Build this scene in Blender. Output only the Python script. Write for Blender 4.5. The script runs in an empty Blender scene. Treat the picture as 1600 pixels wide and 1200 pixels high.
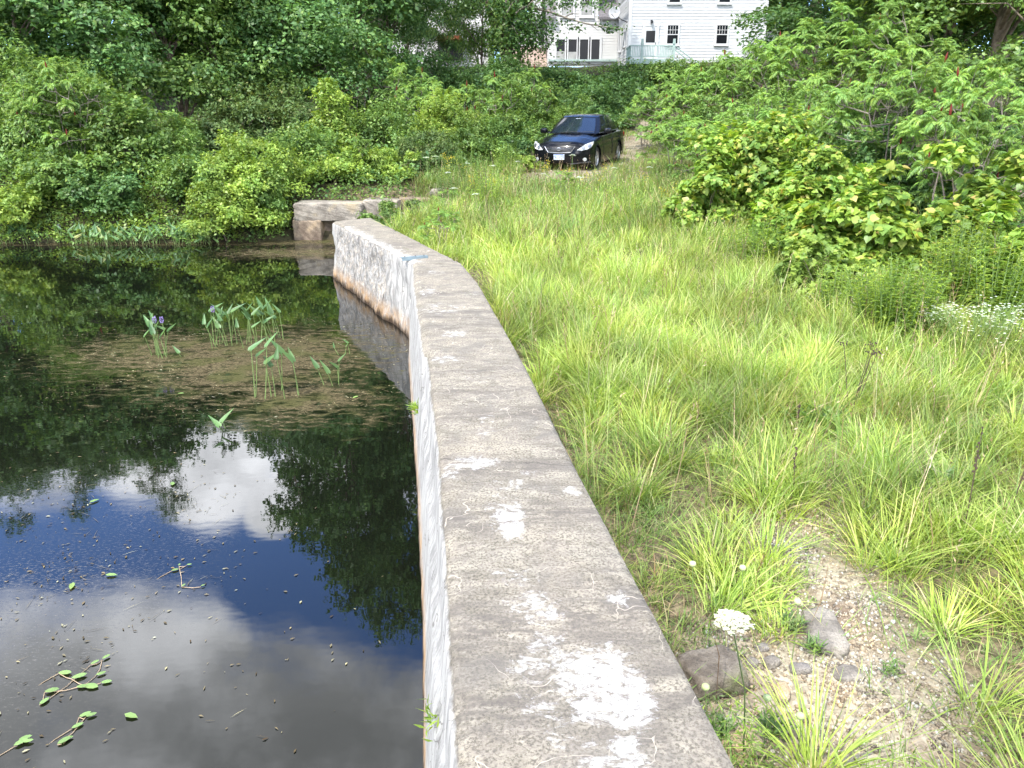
import bpy, math, random
import numpy as np
from mathutils import Vector, Matrix

scene = bpy.context.scene
C = scene.collection
R_ = math.radians
rng = np.random.default_rng(7)
random.seed(7)

# ------------------------------------------------------------------ camera, world, sun, exposure
CAMZ = 2.45
PITCH = R_(18.5)
cam_d = bpy.data.cameras.new('camera'); cam = bpy.data.objects.new('camera', cam_d); C.objects.link(cam)
cam_d.lens = 27.0; cam_d.sensor_width = 36.0; cam_d.clip_end = 600.0; cam_d.clip_start = 0.05
cam.location = (0, 0, CAMZ); cam.rotation_euler = (R_(90) - PITCH, 0, 0)
scene.camera = cam
SUN_AZ, SUN_EL = R_(218), R_(56)          # azimuth clockwise from +Y
SKY_STRENGTH = 0.15
SUN_STRENGTH = 4.6
EXPOSURE = 0.38
scene.view_settings.view_transform = 'Standard'; scene.view_settings.look = 'None'
scene.view_settings.exposure = EXPOSURE; scene.view_settings.gamma = 1.0
scene.cycles.max_bounces = 7; scene.cycles.diffuse_bounces = 3; scene.cycles.glossy_bounces = 4
scene.cycles.transmission_bounces = 4; scene.cycles.transparent_max_bounces = 6
scene.cycles.caustics_reflective = False; scene.cycles.caustics_refractive = False

def ray(px, py):                            # pixel of the 1600x1200 photograph -> direction
    x = (px - 800) / 1200; y = -(py - 600) / 1200
    return np.array([x, math.cos(PITCH) + y * math.sin(PITCH), -math.sin(PITCH) + y * math.cos(PITCH)])
def at(px, py, z):
    d = ray(px, py); t = (z - CAMZ) / d[2]; return np.array([d[0] * t, d[1] * t, z])
def atd(px, py, dist):
    d = ray(px, py); t = dist / d[1]; return np.array([d[0] * t, dist, CAMZ + d[2] * t])

class NT:                                   # tiny node helper
    def __init__(s, tree): s.t = tree; s.n = tree.nodes; s.l = tree.links
    def new(s, typ, **kw):
        n = s.n.new(typ)
        for k, v in kw.items():
            if k.startswith('i_'):
                key = k[2:].replace('_', ' ')
                n.inputs[int(key) if key.isdigit() else key].default_value = v
            else: setattr(n, k, v)
        return n
    def link(s, a, b): s.l.new(a, b)
    def val(s, sock, v):
        if isinstance(v, bpy.types.NodeSocket): s.l.new(v, sock)
        elif v is not None: sock.default_value = v
    def math(s, op, a, b=None, c=None, clamp=False):
        n = s.n.new('ShaderNodeMath'); n.operation = op; n.use_clamp = clamp
        s.val(n.inputs[0], a)
        if b is not None: s.val(n.inputs[1], b)
        if c is not None: s.val(n.inputs[2], c)
        return n.outputs[0]
    def mix(s, f, a, b, blend='MIX'):
        n = s.n.new('ShaderNodeMix'); n.data_type = 'RGBA'; n.blend_type = blend
        s.val(n.inputs[0], f)
        for k, v in ((6, a), (7, b)):
            if isinstance(v, (tuple, list)) and len(v) == 3: v = (*v, 1)
            s.val(n.inputs[k], v)
        return n.outputs[2]
    def ramp(s, f, a, b, lo=0.0, hi=1.0):
        n = s.n.new('ShaderNodeMapRange'); n.interpolation_type = 'SMOOTHSTEP'
        s.val(n.inputs[0], f); n.inputs[1].default_value = a; n.inputs[2].default_value = b
        n.inputs[3].default_value = lo; n.inputs[4].default_value = hi
        return n.outputs[0]
    def noise(s, vec, scale, detail=4, rough=.55, dist=0.0):
        n = s.n.new('ShaderNodeTexNoise'); n.inputs['Scale'].default_value = scale
        n.inputs['Detail'].default_value = detail; n.inputs['Roughness'].default_value = rough
        n.inputs['Distortion'].default_value = dist
        if vec is not None: s.l.new(vec, n.inputs['Vector'])
        return n.outputs[0]
    def scaled(s, vec, sc):
        n = s.n.new('ShaderNodeMapping'); n.inputs['Scale'].default_value = sc; s.l.new(vec, n.inputs['Vector'])
        return n.outputs[0]
    def voro(s, vec, scale, feature='F1', rnd=1.0):
        n = s.n.new('ShaderNodeTexVoronoi'); n.feature = feature; n.inputs['Scale'].default_value = scale
        n.inputs['Randomness'].default_value = rnd
        s.l.new(vec, n.inputs['Vector']); return n

world = bpy.data.worlds.new('World'); scene.world = world; world.use_nodes = True
w = NT(world.node_tree); w.n.clear()
sky = w.new('ShaderNodeTexSky'); sky.sky_type = 'NISHITA'; sky.sun_disc = False
sky.sun_elevation = SUN_EL; sky.sun_rotation = SUN_AZ; sky.air_density = 1.0; sky.dust_density = .4; sky.ozone_density = 3.0
tc = w.new('ShaderNodeTexCoord'); dirv = tc.outputs['Generated']
def refl_dir(px, py):
    d = ray(px, py); d[2] = -d[2]; return d / np.linalg.norm(d)
field = None
blobs = [((330, 725), 4.6, 1.0), ((240, 680), 5.0, 1.0), ((430, 785), 2.6, .9), ((60, 700), 4.5, .8), ((560, 690), 7, .9),
         ((420, 1310), 12.5, 1.0), ((150, 1190), 10.5, 1.0), ((40, 1010), 3.8, .8), ((640, 1310), 10.5, 1.0), ((330, 1035), 3.5, .8)]
for (bx, by), rad, amp in blobs:
    dp = w.new('ShaderNodeVectorMath', operation='DOT_PRODUCT'); w.link(dirv, dp.inputs[0]); dp.inputs[1].default_value = tuple(refl_dir(bx, by))
    v = w.ramp(dp.outputs['Value'], math.cos(R_(rad * 1.35)), math.cos(R_(rad * .45)), 0, amp)
    field = v if field is None else w.math('MAXIMUM', field, v)
sepd = w.new('ShaderNodeSeparateXYZ'); w.link(dirv, sepd.inputs[0])
# clouds over the rest of the sky, kept out of the part that the pond mirrors
n_far = w.noise(dirv, 2.3, 5, .55)
front = w.ramp(sepd.outputs['Y'], .25, .6, 1.0, 0.0)
gen = w.math('MULTIPLY', w.ramp(n_far, .44, .62, 0, .9), front)
field = w.math('MAXIMUM', field, gen)
n1 = w.noise(dirv, 7.0, 9, .6, .3)
field = w.math('ADD', field, w.math('MULTIPLY', w.math('SUBTRACT', n1, .5), 1.15))
mask = w.ramp(field, .30, .92)
n2 = w.noise(dirv, 5.0, 6, .55)
hi = w.ramp(sepd.outputs['Z'], .50, .68, 1.0, 0.0)
bright = w.ramp(n2, .38, .66, .45, 1.0)
rear = w.math('MULTIPLY_ADD', front, 1.0, .78)
cloud_v = w.math('MULTIPLY', w.math('MULTIPLY', bright, rear), w.math('ADD', w.math('MULTIPLY', hi, 18.0), 23.0))
comb = w.new('ShaderNodeCombineXYZ')
w.link(cloud_v, comb.inputs[0]); w.link(w.math('MULTIPLY', cloud_v, 1.01), comb.inputs[1]); w.link(w.math('MULTIPLY', cloud_v, 1.03), comb.inputs[2])
skyc = w.mix(1.0, sky.outputs[0], w.mix(front, (2.1, 2.5, 3.3), (1.0, 1.12, 1.35)), 'MULTIPLY')
final = w.mix(mask, skyc, comb.outputs[0])
bg = w.new('ShaderNodeBackground'); bg.inputs['Strength'].default_value = SKY_STRENGTH
w.link(final, bg.inputs['Color']); wo = w.new('ShaderNodeOutputWorld'); w.link(bg.outputs[0], wo.inputs[0])

sun_d = bpy.data.lights.new('sun', 'SUN'); sun = bpy.data.objects.new('sun', sun_d); C.objects.link(sun)
sun_d.energy = SUN_STRENGTH; sun_d.angle = R_(0.53); sun_d.color = (1.0, .955, .88)
sdir = Vector((math.sin(SUN_AZ) * math.cos(SUN_EL), math.cos(SUN_AZ) * math.cos(SUN_EL), math.sin(SUN_EL)))
sun.rotation_euler = sdir.to_track_quat('Z', 'Y').to_euler(); sun.location = (-20, -20, 40)

# ------------------------------------------------------------------ materials
MATS = {}
def new_mat(name):
    m = bpy.data.materials.new(name); m.use_nodes = True; t = NT(m.node_tree); t.n.clear()
    out = t.new('ShaderNodeOutputMaterial'); MATS[name] = m
    return m, t, out
def simple(name, col, rough=.6, metal=0.0, var=.12, scale=6.0, coat=0.0, bump=0.0, spec=.5, ior=None):
    m, t, out = new_mat(name)
    p = t.new('ShaderNodeBsdfPrincipled'); tcn = t.new('ShaderNodeTexCoord')
    n = t.noise(tcn.outputs['Object'], scale, 6, .6)
    f = t.ramp(n, .3, .7, 1 - var, 1 + var)
    vm = t.new('ShaderNodeVectorMath', operation='SCALE'); vm.inputs[0].default_value = col; t.link(f, vm.inputs['Scale'])
    t.link(vm.outputs[0], p.inputs['Base Color']); p.inputs['Roughness'].default_value = rough
    p.inputs['Metallic'].default_value = metal; p.inputs['Coat Weight'].default_value = coat; p.inputs['Coat Roughness'].default_value = .04
    p.inputs['Specular IOR Level'].default_value = spec
    if bump:
        b = t.new('ShaderNodeBump'); b.inputs['Strength'].default_value = bump; b.inputs['Distance'].default_value = .02
        t.link(t.noise(tcn.outputs['Object'], scale * 4, 6, .6), b.inputs['Height']); t.link(b.outputs[0], p.inputs['Normal'])
    t.link(p.outputs[0], out.inputs[0]); return m
def leaf_mat(name, cols, trans=.35, gloss=.05, rough=.38, tcol=1.25):
    """cols: list of (pos, rgb) over the random value of each leaf"""
    m, t, out = new_mat(name)
    g = t.new('ShaderNodeNewGeometry'); oi = t.new('ShaderNodeObjectInfo')
    cr = t.new('ShaderNodeValToRGB'); el = cr.color_ramp.elements
    while len(el) < len(cols): el.new(.5)
    for e, (p, c) in zip(el, cols): e.position = p; e.color = (*c, 1)
    t.link(g.outputs['Random Per Island'], cr.inputs[0]); gloss *= .55; rough = max(rough, .45)
    gp = t.new('ShaderNodeTexCoord')
    n = t.noise(gp.outputs['Object'], 1.1, 2, .5)
    f = t.ramp(n, .3, .7, .74, 1.22)
    f2 = t.math('MULTIPLY', f, t.math('MULTIPLY_ADD', oi.outputs['Random'], .24, .88))
    vm = t.new('ShaderNodeVectorMath', operation='SCALE'); hue = t.mix(t.ramp(t.noise(gp.outputs['Object'], 2.6, 3, .6), .35, .65), (.90, .97, 1.04), (1.09, 1.03, .90))
    t.link(t.mix(1.0, cr.outputs[0], hue, 'MULTIPLY'), vm.inputs[0]); t.link(f2, vm.inputs['Scale'])
    d = t.new('ShaderNodeBsdfDiffuse'); t.link(vm.outputs[0], d.inputs[0])
    tr = t.new('ShaderNodeBsdfTranslucent')
    vt = t.new('ShaderNodeVectorMath', operation='MULTIPLY'); t.link(vm.outputs[0], vt.inputs[0]); vt.inputs[1].default_value = (tcol * 1.05, tcol, tcol * .5)
    t.link(vt.outputs[0], tr.inputs[0])
    m1 = t.new('ShaderNodeMixShader'); m1.inputs[0].default_value = trans; t.link(d.outputs[0], m1.inputs[1]); t.link(tr.outputs[0], m1.inputs[2])
    gl = t.new('ShaderNodeBsdfGlossy'); gl.inputs['Roughness'].default_value = rough; gl.inputs[0].default_value = (1, 1, 1, 1)
    m2 = t.new('ShaderNodeMixShader'); m2.inputs[0].default_value = gloss; t.link(m1.outputs[0], m2.inputs[1]); t.link(gl.outputs[0], m2.inputs[2])
    t.link(m2.outputs[0], out.inputs[0]); return m

G = {}
G['grass'] = leaf_mat('grass_blades', [(0, (.19, .275, .06)), (.35, (.315, .43, .09)), (.76, (.425, .53, .13)), (.90, (.54, .56, .23)), (1, (.58, .48, .31))], .38, .03)
G['dull_grass'] = leaf_mat('dull_grass_blades', [(0, (.14, .23, .06)), (.45, (.22, .34, .08)), (.78, (.32, .38, .13)), (.9, (.42, .37, .20)), (1, (.36, .24, .15))], .3, .03)
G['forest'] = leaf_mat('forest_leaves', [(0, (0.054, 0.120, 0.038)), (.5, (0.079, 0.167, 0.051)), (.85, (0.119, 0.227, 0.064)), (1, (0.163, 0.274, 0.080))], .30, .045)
G['mid'] = leaf_mat('shrub_leaves', [(0, (0.111, 0.203, 0.053)), (.5, (0.158, 0.272, 0.068)), (.85, (0.217, 0.341, 0.080)), (1, (0.308, 0.415, 0.110))], .32, .05)
G['bright'] = leaf_mat('bright_shrub_leaves', [(0, (0.172, 0.273, 0.055)), (.5, (0.234, 0.351, 0.066)), (.85, (0.297, 0.412, 0.077)), (1, (0.380, 0.456, 0.106))], .34, .045)
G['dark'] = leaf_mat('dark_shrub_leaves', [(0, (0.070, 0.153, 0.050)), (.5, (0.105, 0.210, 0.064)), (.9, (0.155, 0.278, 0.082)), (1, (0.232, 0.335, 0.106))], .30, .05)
G['olive'] = leaf_mat('olive_shrub_leaves', [(0, (0.103, 0.172, 0.058)), (.6, (0.147, 0.234, 0.078)), (.92, (0.197, 0.269, 0.093)), (1, (0.263, 0.259, 0.114))], .30, .04)
G['sumac'] = leaf_mat('sumac_leaflets', [(0, (0.161, 0.298, 0.080)), (.5, (0.228, 0.393, 0.100)), (.9, (0.295, 0.463, 0.110)), (1, (0.423, 0.500, 0.110))], .32, .05)
G['vine'] = leaf_mat('vine_leaves', [(0, (0.164, 0.293, 0.053)), (.4, (0.241, 0.401, 0.067)), (.78, (0.358, 0.493, 0.081)), (.95, (0.462, 0.527, 0.109)), (1, (0.578, 0.452, 0.156))], .36, .05)
G['weed'] = leaf_mat('goldenrod_leaves', [(0, (0.164, 0.265, 0.050)), (.5, (0.254, 0.391, 0.065)), (1, (0.404, 0.517, 0.101))], .34, .04)
G['water'] = leaf_mat('water_plant_leaves', [(0, (.07, .15, .05)), (.5, (.11, .22, .075)), (.85, (.16, .28, .10)), (1, (.28, .28, .10))], .25, .05, .35)
G['pad'] = leaf_mat('floating_leaf', [(0, (0.150, 0.265, 0.072)), (.6, (0.210, 0.328, 0.096)), (1, (0.315, 0.328, 0.144))], .15, .08, .3)
G['yellow'] = leaf_mat('yellow_flower', [(0, (.60, .48, .05)), (1, (.75, .62, .08))], .2, .02)
G['white'] = leaf_mat('white_flower', [(0, (.72, .76, .62)), (1, (.85, .86, .76))], .25, .02)
G['purple'] = leaf_mat('violet_flower', [(0, (.28, .20, .50)), (1, (.42, .34, .68))], .2, .02)
G['red'] = leaf_mat('sumac_seed_red', [(0, (.10, .014, .012)), (1, (.20, .035, .025))], .05, .02)
M_bark = simple('bark', (.16, .125, .095), .9, var=.35, scale=9, bump=.8)
M_palebark = simple('pale_bark', (.22, .19, .155), .9, var=.3, scale=12, bump=.5)
M_stem = simple('green_stem', (.16, .24, .07), .7, var=.2, scale=20)
M_brownstem = simple('brown_stem', (.07, .045, .03), .8, var=.3, scale=20)
M_dry = simple('dry_stem', (.36, .27, .17), .85, var=.3, scale=20)

# ------------------------------------------------------------------ mesh helpers
def link_mesh(name, me, parent=None, mats=None, smooth=False):
    o = bpy.data.objects.new(name, me); C.objects.link(o)
    if mats is not None:
        for m in (mats if isinstance(mats, (list, tuple)) else [mats]): me.materials.append(m)
    if parent is not None: o.parent = parent
    if smooth: me.polygons.foreach_set('use_smooth', np.ones(len(me.polygons), dtype=bool))
    return o
def mesh_np(name, V, Fs, midx=None):
    """V (n,3); Fs: list of (m,k) index arrays"""
    me = bpy.data.meshes.new(name)
    Fs = [np.asarray(f, dtype=np.int32) for f in (Fs if isinstance(Fs, list) else [Fs])]
    Fs = [f for f in Fs if len(f)]
    V = np.asarray(V, dtype=np.float32)
    loops = np.concatenate([f.ravel() for f in Fs]); tot = np.concatenate([np.full(len(f), f.shape[1], dtype=np.int32) for f in Fs])
    start = np.concatenate([[0], np.cumsum(tot)[:-1]]).astype(np.int32)
    me.vertices.add(len(V)); me.vertices.foreach_set('co', V.ravel())
    me.loops.add(len(loops)); me.loops.foreach_set('vertex_index', loops.astype(np.int32))
    me.polygons.add(len(tot)); me.polygons.foreach_set('loop_start', start)
    try: me.polygons.foreach_set('loop_total', tot)
    except Exception: pass
    if midx is not None: me.polygons.foreach_set('material_index', np.asarray(midx, dtype=np.int32))
    me.update(calc_edges=True); me.validate(verbose=False)
    return me
def add_attr(me, name, vals):
    a = me.attributes.new(name, 'FLOAT', 'POINT'); a.data.foreach_set('value', np.asarray(vals, dtype=np.float32))
class MB:
    """python-side mesh builder for boxes, tubes, lathes, polygons"""
    def __init__(s): s.v = []; s.f = []
    def add(s, vs, fs):
        b = len(s.v); s.v.extend([tuple(map(float, p)) for p in vs]); s.f.extend([tuple(b + i for i in f) for f in fs])
    def box(s, c, sz, rz=0.0, M=None):
        hx, hy, hz = sz[0] / 2, sz[1] / 2, sz[2] / 2; ca, sa = math.cos(rz), math.sin(rz); vs = []
        for dx in (-hx, hx):
            for dy in (-hy, hy):
                for dz in (-hz, hz):
                    p = (c[0] + dx * ca - dy * sa, c[1] + dx * sa + dy * ca, c[2] + dz)
                    vs.append(M @ Vector(p) if M else p)
        s.add(vs, [(0, 1, 3, 2), (4, 6, 7, 5), (0, 4, 5, 1), (2, 3, 7, 6), (0, 2, 6, 4), (1, 5, 7, 3)])
    def tube(s, pts, rad, seg=6, cap=True):
        pts = [Vector(p) for p in pts]; n = len(pts)
        rad = [rad] * n if not hasattr(rad, '__len__') else rad
        vs = []; up = Vector((.3, .2, 1)).normalized()
        for i, p in enumerate(pts):
            t = (pts[min(i + 1, n - 1)] - pts[max(i - 1, 0)]).normalized()
            a = t.cross(up)
            if a.length < 1e-3: a = t.cross(Vector((1, 0, 0)))
            a.normalize(); b = t.cross(a).normalized()
            for k in range(seg):
                th = 2 * math.pi * k / seg; vs.append(p + (a * math.cos(th) + b * math.sin(th)) * rad[i])
        fs = [(i * seg + k, i * seg + (k + 1) % seg, (i + 1) * seg + (k + 1) % seg, (i + 1) * seg + k) for i in range(n - 1) for k in range(seg)]
        if cap: fs.append(tuple(range(seg))[::-1]); fs.append(tuple((n - 1) * seg + k for k in range(seg)))
        s.add(vs, fs)
    def lathe(s, prof, seg=24, M=None, close=False):
        """prof: (radius, height) about local z"""
        vs = []; n = len(prof)
        for r, z in prof:
            for k in range(seg):
                th = 2 * math.pi * k / seg; p = Vector((r * math.cos(th), r * math.sin(th), z)); vs.append(M @ p if M else p)
        rows = n if close else n - 1
        fs = [(i * seg + k, i * seg + (k + 1) % seg, ((i + 1) % n) * seg + (k + 1) % seg, ((i + 1) % n) * seg + k) for i in range(rows) for k in range(seg)]
        s.add(vs, fs)
    def build(s, name, mat, parent=None, smooth=False):
        me = bpy.data.meshes.new(name); me.from_pydata(s.v, [], s.f); me.update()
        return link_mesh(name, me, parent, mat, smooth)
def prop(o, label=None, cat=None, group=None, kind=None):
    if label: o['label'] = label
    if cat: o['category'] = cat
    if group: o['group'] = group
    if kind: o['kind'] = kind
    return o
def empty(name, loc, rz=0.0, label=None, cat=None, group=None):
    o = bpy.data.objects.new(name, None); C.objects.link(o); o.location = [float(v) for v in loc]; o.rotation_euler = (0, 0, rz)
    o.empty_display_size = .2
    return prop(o, label, cat, group)
def copy_thing(root, loc, rz=0.0, sc=1.0, label=None, group=None):
    r = root.copy(); C.objects.link(r); r.location = [float(v) for v in loc]; r.rotation_euler = (0, 0, rz)
    r.scale = (sc, sc, sc) if not hasattr(sc, '__len__') else sc
    if label: r['label'] = label
    if group: r['group'] = group
    for ch in list(root.children):
        c = ch.copy(); C.objects.link(c); c.parent = r
        for g in ch.children:
            d = g.copy(); C.objects.link(d); d.parent = c
    return r
def unit(a):
    return a / np.maximum(np.linalg.norm(a, axis=-1, keepdims=True), 1e-9)
def snoise(x, y, f=1.0, s=0.0):
    return (np.sin(x * 1.7 * f + s) * np.cos(y * 1.3 * f - s * 1.3) + .5 * np.sin(x * 3.9 * f - y * 2.7 * f + 2 * s) + .3 * np.cos(x * 7.3 * f + y * 8.1 * f + s * 3)) / 1.8

# leaf templates: (u along, v across, w normal), faces
T_RH = (np.array([(0, 0, 0), (.42, .5, .07), (1, 0, -.08), (.42, -.5, .07)]), [np.array([(0, 3, 2, 1)])])
T_LF = (np.array([(0, 0, 0), (.28, .42, .07), (.68, .36, .02), (1, 0, -.16), (.68, -.36, .02), (.28, -.42, .07), (.5, 0, -.03)]),
        [np.array([(0, 6, 2, 1), (0, 5, 4, 6)]), np.array([(6, 3, 2), (6, 4, 3)])])
T_HEART = (np.array([(0, 0, 0), (-.14, .26, .05), (.10, .50, .08), (.42, .52, .04), (.62, .30, -.02), (1, 0, -.2), (.62, -.30, -.02), (.42, -.52, .04), (.10, -.50, .08), (-.14, -.26, .05), (.42, 0, -.04)]),
           [np.array([(0, 10, 2, 1), (10, 4, 3, 2), (0, 9, 8, 10), (10, 8, 7, 6)]), np.array([(10, 5, 4), (10, 6, 5)])])
T_STAR = (np.array([(0, 0, 0), (.02, .46, .05), (.30, .30, .01), (.50, .56, -.02), (.62, .22, 0), (1, 0, -.14), (.62, -.22, 0), (.50, -.56, -.02), (.30, -.30, .01), (.02, -.46, .05), (.4, 0, -.03)]),
          [np.array([(0, 10, 2, 1), (10, 4, 3, 2), (0, 9, 8, 10), (10, 8, 7, 6)]), np.array([(10, 5, 4), (10, 6, 5)])])
def scatter(tpl, P, D, N, L, W):
    """instance the template at every P along D with normal N; returns V, Fs"""
    T, Fs = tpl; P = np.asarray(P, float); n = len(P); k = len(T)
    D = unit(np.asarray(D, float)); S = unit(np.cross(N, D)); N2 = np.cross(D, S)
    L = np.broadcast_to(np.asarray(L, float), (n,)); W = np.broadcast_to(np.asarray(W, float), (n,))
    V = (P[:, None, :] + T[None, :, 0, None] * (D * L[:, None])[:, None, :] + T[None, :, 1, None] * (S * W[:, None])[:, None, :]
         + T[None, :, 2, None] * (N2 * L[:, None])[:, None, :]).reshape(-1, 3)
    off = (np.arange(n) * k)[:, None, None]
    return V, [(off + f[None]).reshape(-1, f.shape[1]) for f in Fs]
def join(parts):
    Vs = []; F = {}; b = 0
    for V, Fs in parts:
        for f in Fs: F.setdefault(f.shape[1], []).append(f + b)
        Vs.append(V); b += len(V)
    return np.concatenate(Vs), [np.concatenate(v) for v in F.values()]
def rdir(r, n):
    return unit(r.normal(size=(n, 3)))
def crown_geo(seed, rad, n, L, tpl=T_RH, clumps=30, mound=False, wl=.62, crad=.33, droop=.35, sprays=.42):
    """leaf clumps spread through an uneven ellipsoid (centre at origin) or a mound standing on z=0"""
    r = np.random.default_rng(seed); rad = np.array(rad, float)
    d = rdir(r, clumps)
    if mound:
        d[:, 2] = np.abs(d[:, 2]); f = r.uniform(.45, .88, clumps)[:, None]
        wob = 1 + .22 * np.sin(3 * np.arctan2(d[:, 1], d[:, 0]) + seed)[:, None] * np.array([1, 1, .9])
        c = d * rad * f * wob; c[:, 2] = np.maximum(c[:, 2], rad[2] * .08)
    else:
        f = r.uniform(.35, .9, clumps)[:, None]
        wob = 1 + .2 * np.sin(2.3 * np.arctan2(d[:, 1], d[:, 0]) + seed * 1.7)[:, None]
        c = d * rad * f * wob
        low = c[:, 2] < -.5 * rad[2]; c[low, 2] *= .6
    cr = r.uniform(.6, 1.3, clumps) * crad * (rad[0] * rad[1] * rad[2]) ** (1 / 3)
    pr = cr ** 2; ci = r.choice(clumps, n, p=pr / pr.sum())
    u = rdir(r, n); u[:, 2] = np.where(u[:, 2] < -.2, -u[:, 2] * .8, u[:, 2]); u = unit(u)
    rr = (.35 + .65 * r.random(n) ** .45)[:, None]
    P = c[ci] + u * cr[ci][:, None] * rr * np.array([1.1, 1.1, .8])
    if mound: P[:, 2] = np.abs(P[:, 2]) + .02
    outw = unit(P / rad)
    N = unit(u * .5 + outw * .2 + np.array([0, 0, .7]) + r.normal(size=(n, 3)) * .62)
    D = unit(np.cross(N, r.normal(size=(n, 3)))); D = unit(D + u * .5 - np.array([0, 0, droop]))
    ns = int(n * sprays)
    if ns > 20:                               # the last leaves sit along shoots that stick out of the clumps
        per = 15; nsh = max(1, ns // per); ns = nsh * per; top_w = pr * np.clip(.35 + c[:, 2] / rad[2], .1, 1.4); k = r.choice(clumps, nsh, p=top_w / top_w.sum())
        us = rdir(r, nsh); us[:, 2] = np.abs(us[:, 2]) * .9 + .1; us = unit(us); st = c[k] + us * cr[k][:, None] * .65 * np.array([1.1, 1.1, .8])
        ax = unit(us * .7 + np.array([0, 0, .75 if mound else .1]) + r.normal(size=(nsh, 3)) * .3); ln = (cr[k] * r.uniform(.45, 1.15, nsh)).clip(L * 2, 1.2)
        f = np.tile(np.linspace(.1, 1, per), (nsh, 1)); rad_ = unit(np.cross(ax[:, None, :], r.normal(size=(nsh, per, 3)))); bend = np.array([0, 0, -1.0]) * (f ** 2 * ln[:, None] * .22)[..., None]
        Psh = st[:, None] + ax[:, None] * (f * ln[:, None])[..., None] + bend + rad_ * L * .12; Dsh = unit(rad_ + ax[:, None] * .45 - np.array([0, 0, .15])); Nsh = unit(np.cross(Dsh, np.cross(ax[:, None] + 0 * Dsh, Dsh)) * 1.0 + np.array([0, 0, .5]) + r.normal(size=(nsh, per, 3)) * .25)
        P[-ns:] = Psh.reshape(-1, 3); D[-ns:] = Dsh.reshape(-1, 3); N[-ns:] = Nsh.reshape(-1, 3)
        if mound: P[:, 2] = np.abs(P[:, 2]) + .02
    Ls = L * r.uniform(.5, 1.3, n)
    return scatter(tpl, P, D, N, Ls, Ls * wl), c, cr

# ------------------------------------------------------------------ ground form
WALL_L = [(1.45, -10), (.09, 0), (-.12, 1.5), (-.33, 3.34), (-.56, 5.03), (-.97, 7.79), (-1.13, 9.05), (-2.98, 13.16)]
WALL_R = [(2.12, -10), (.76, 0), (.55, 1.5), (.28, 3.34), (.06, 5.03), (-.36, 7.79), (-.60, 8.95), (-2.46, 13.64)]
MIDW = [((a[0] + b[0]) / 2, (a[1] + b[1]) / 2) for a, b in zip(WALL_L, WALL_R)]
POND = [(-60, -40), (3.5, -25)] + MIDW + [(-2.3, 14.3), (-2.1, 15.6), (-2.5, 17.75), (-5.05, 17.8), (-5.9, 17.35), (-8.5, 17.2), (-11.4, 17.15), (-16, 16.8), (-24, 17.5), (-60, 19)]
POND = np.array(POND, float); NW = 2 + len(MIDW)
def seg_dist(x, y, a, b):
    ax, ay = a; bx, by = b; dx, dy = bx - ax, by - ay
    t = np.clip(((x - ax) * dx + (y - ay) * dy) / (dx * dx + dy * dy), 0, 1)
    return np.hypot(x - ax - t * dx, y - ay - t * dy)
def pond_info(x, y):
    inside = np.zeros(x.shape, bool); dw = np.full(x.shape, 1e9); db = np.full(x.shape, 1e9); n = len(POND)
    for i in range(n):
        a, b = POND[i], POND[(i + 1) % n]
        if a[1] != b[1]:
            cond = ((a[1] > y) != (b[1] > y)) & (x < (b[0] - a[0]) * (y - a[1]) / (b[1] - a[1]) + a[0]); inside ^= cond
        d = seg_dist(x, y, a, b)
        if 1 <= i < NW - 1: dw = np.minimum(dw, d)
        else: db = np.minimum(db, d)
    return inside, dw, db
ZY = ([-20, 0, 3, 8, 13, 18, 22, 26, 30, 35, 40, 45, 48, 60, 150], [.4, .42, .46, .62, .80, 1.05, 1.25, 1.40, 1.74, 2.3, 3.5, 5.0, 5.75, 6.5, 10])
def gz(x, y):
    x = np.asarray(x, float); y = np.asarray(y, float)
    ins, dw, db = pond_info(x, y)
    L = np.interp(y, *ZY) + np.clip(x - 4, 0, 30) * .035 + .03 * snoise(x, y, .9) + .012 * snoise(x, y, 4.1, 2)
    L = L + np.clip(-x - 6, 0, 20) * .03
    L = np.minimum(L, .06 + .75 * db + .03 * snoise(x, y, 2.0))
    bed = -np.minimum(.9, .05 + np.minimum(db * .35, dw * 8.0))
    return np.where(ins, bed, L)
def gz1(x, y): return float(gz(np.array([x]), np.array([y]))[0])

# bare gravelly areas
def poly_mask(x, y, poly, soft):
    ins = np.zeros(x.shape, bool); d = np.full(x.shape, 1e9); n = len(poly)
    for i in range(n):
        a, b = poly[i], poly[(i + 1) % n]
        if a[1] != b[1]: ins ^= ((a[1] > y) != (b[1] > y)) & (x < (b[0] - a[0]) * (y - a[1]) / (b[1] - a[1]) + a[0])
        d = np.minimum(d, seg_dist(x, y, a, b))
    sd = np.where(ins, d, -d)
    return np.clip(.5 + sd / soft, 0, 1)
BARE1 = [tuple(at(px, py, .46)[:2]) for px, py in [(1205, 838), (1310, 852), (1390, 912), (1400, 990), (1460, 1060), (1530, 1170), (1440, 1235), (1130, 1235), (1085, 1080), (1150, 990), (1225, 960)]]
BARE2 = [tuple(at(px, py, .5)[:2]) for px, py in [(1270, 770), (1345, 765), (1340, 830), (1240, 850)]]
BARE3 = [tuple(at(px, py, .5)[:2]) for px, py in [(1190, 715), (1290, 700), (1260, 745), (1190, 745)]]
PATH = [(1.6, 19.6), (2.7, 20.6), (3.6, 24), (4.8, 28), (6.0, 33), (7.0, 38), (5.6, 38), (4.4, 32), (3.0, 27), (1.0, 23), (.3, 20.8)]
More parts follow.
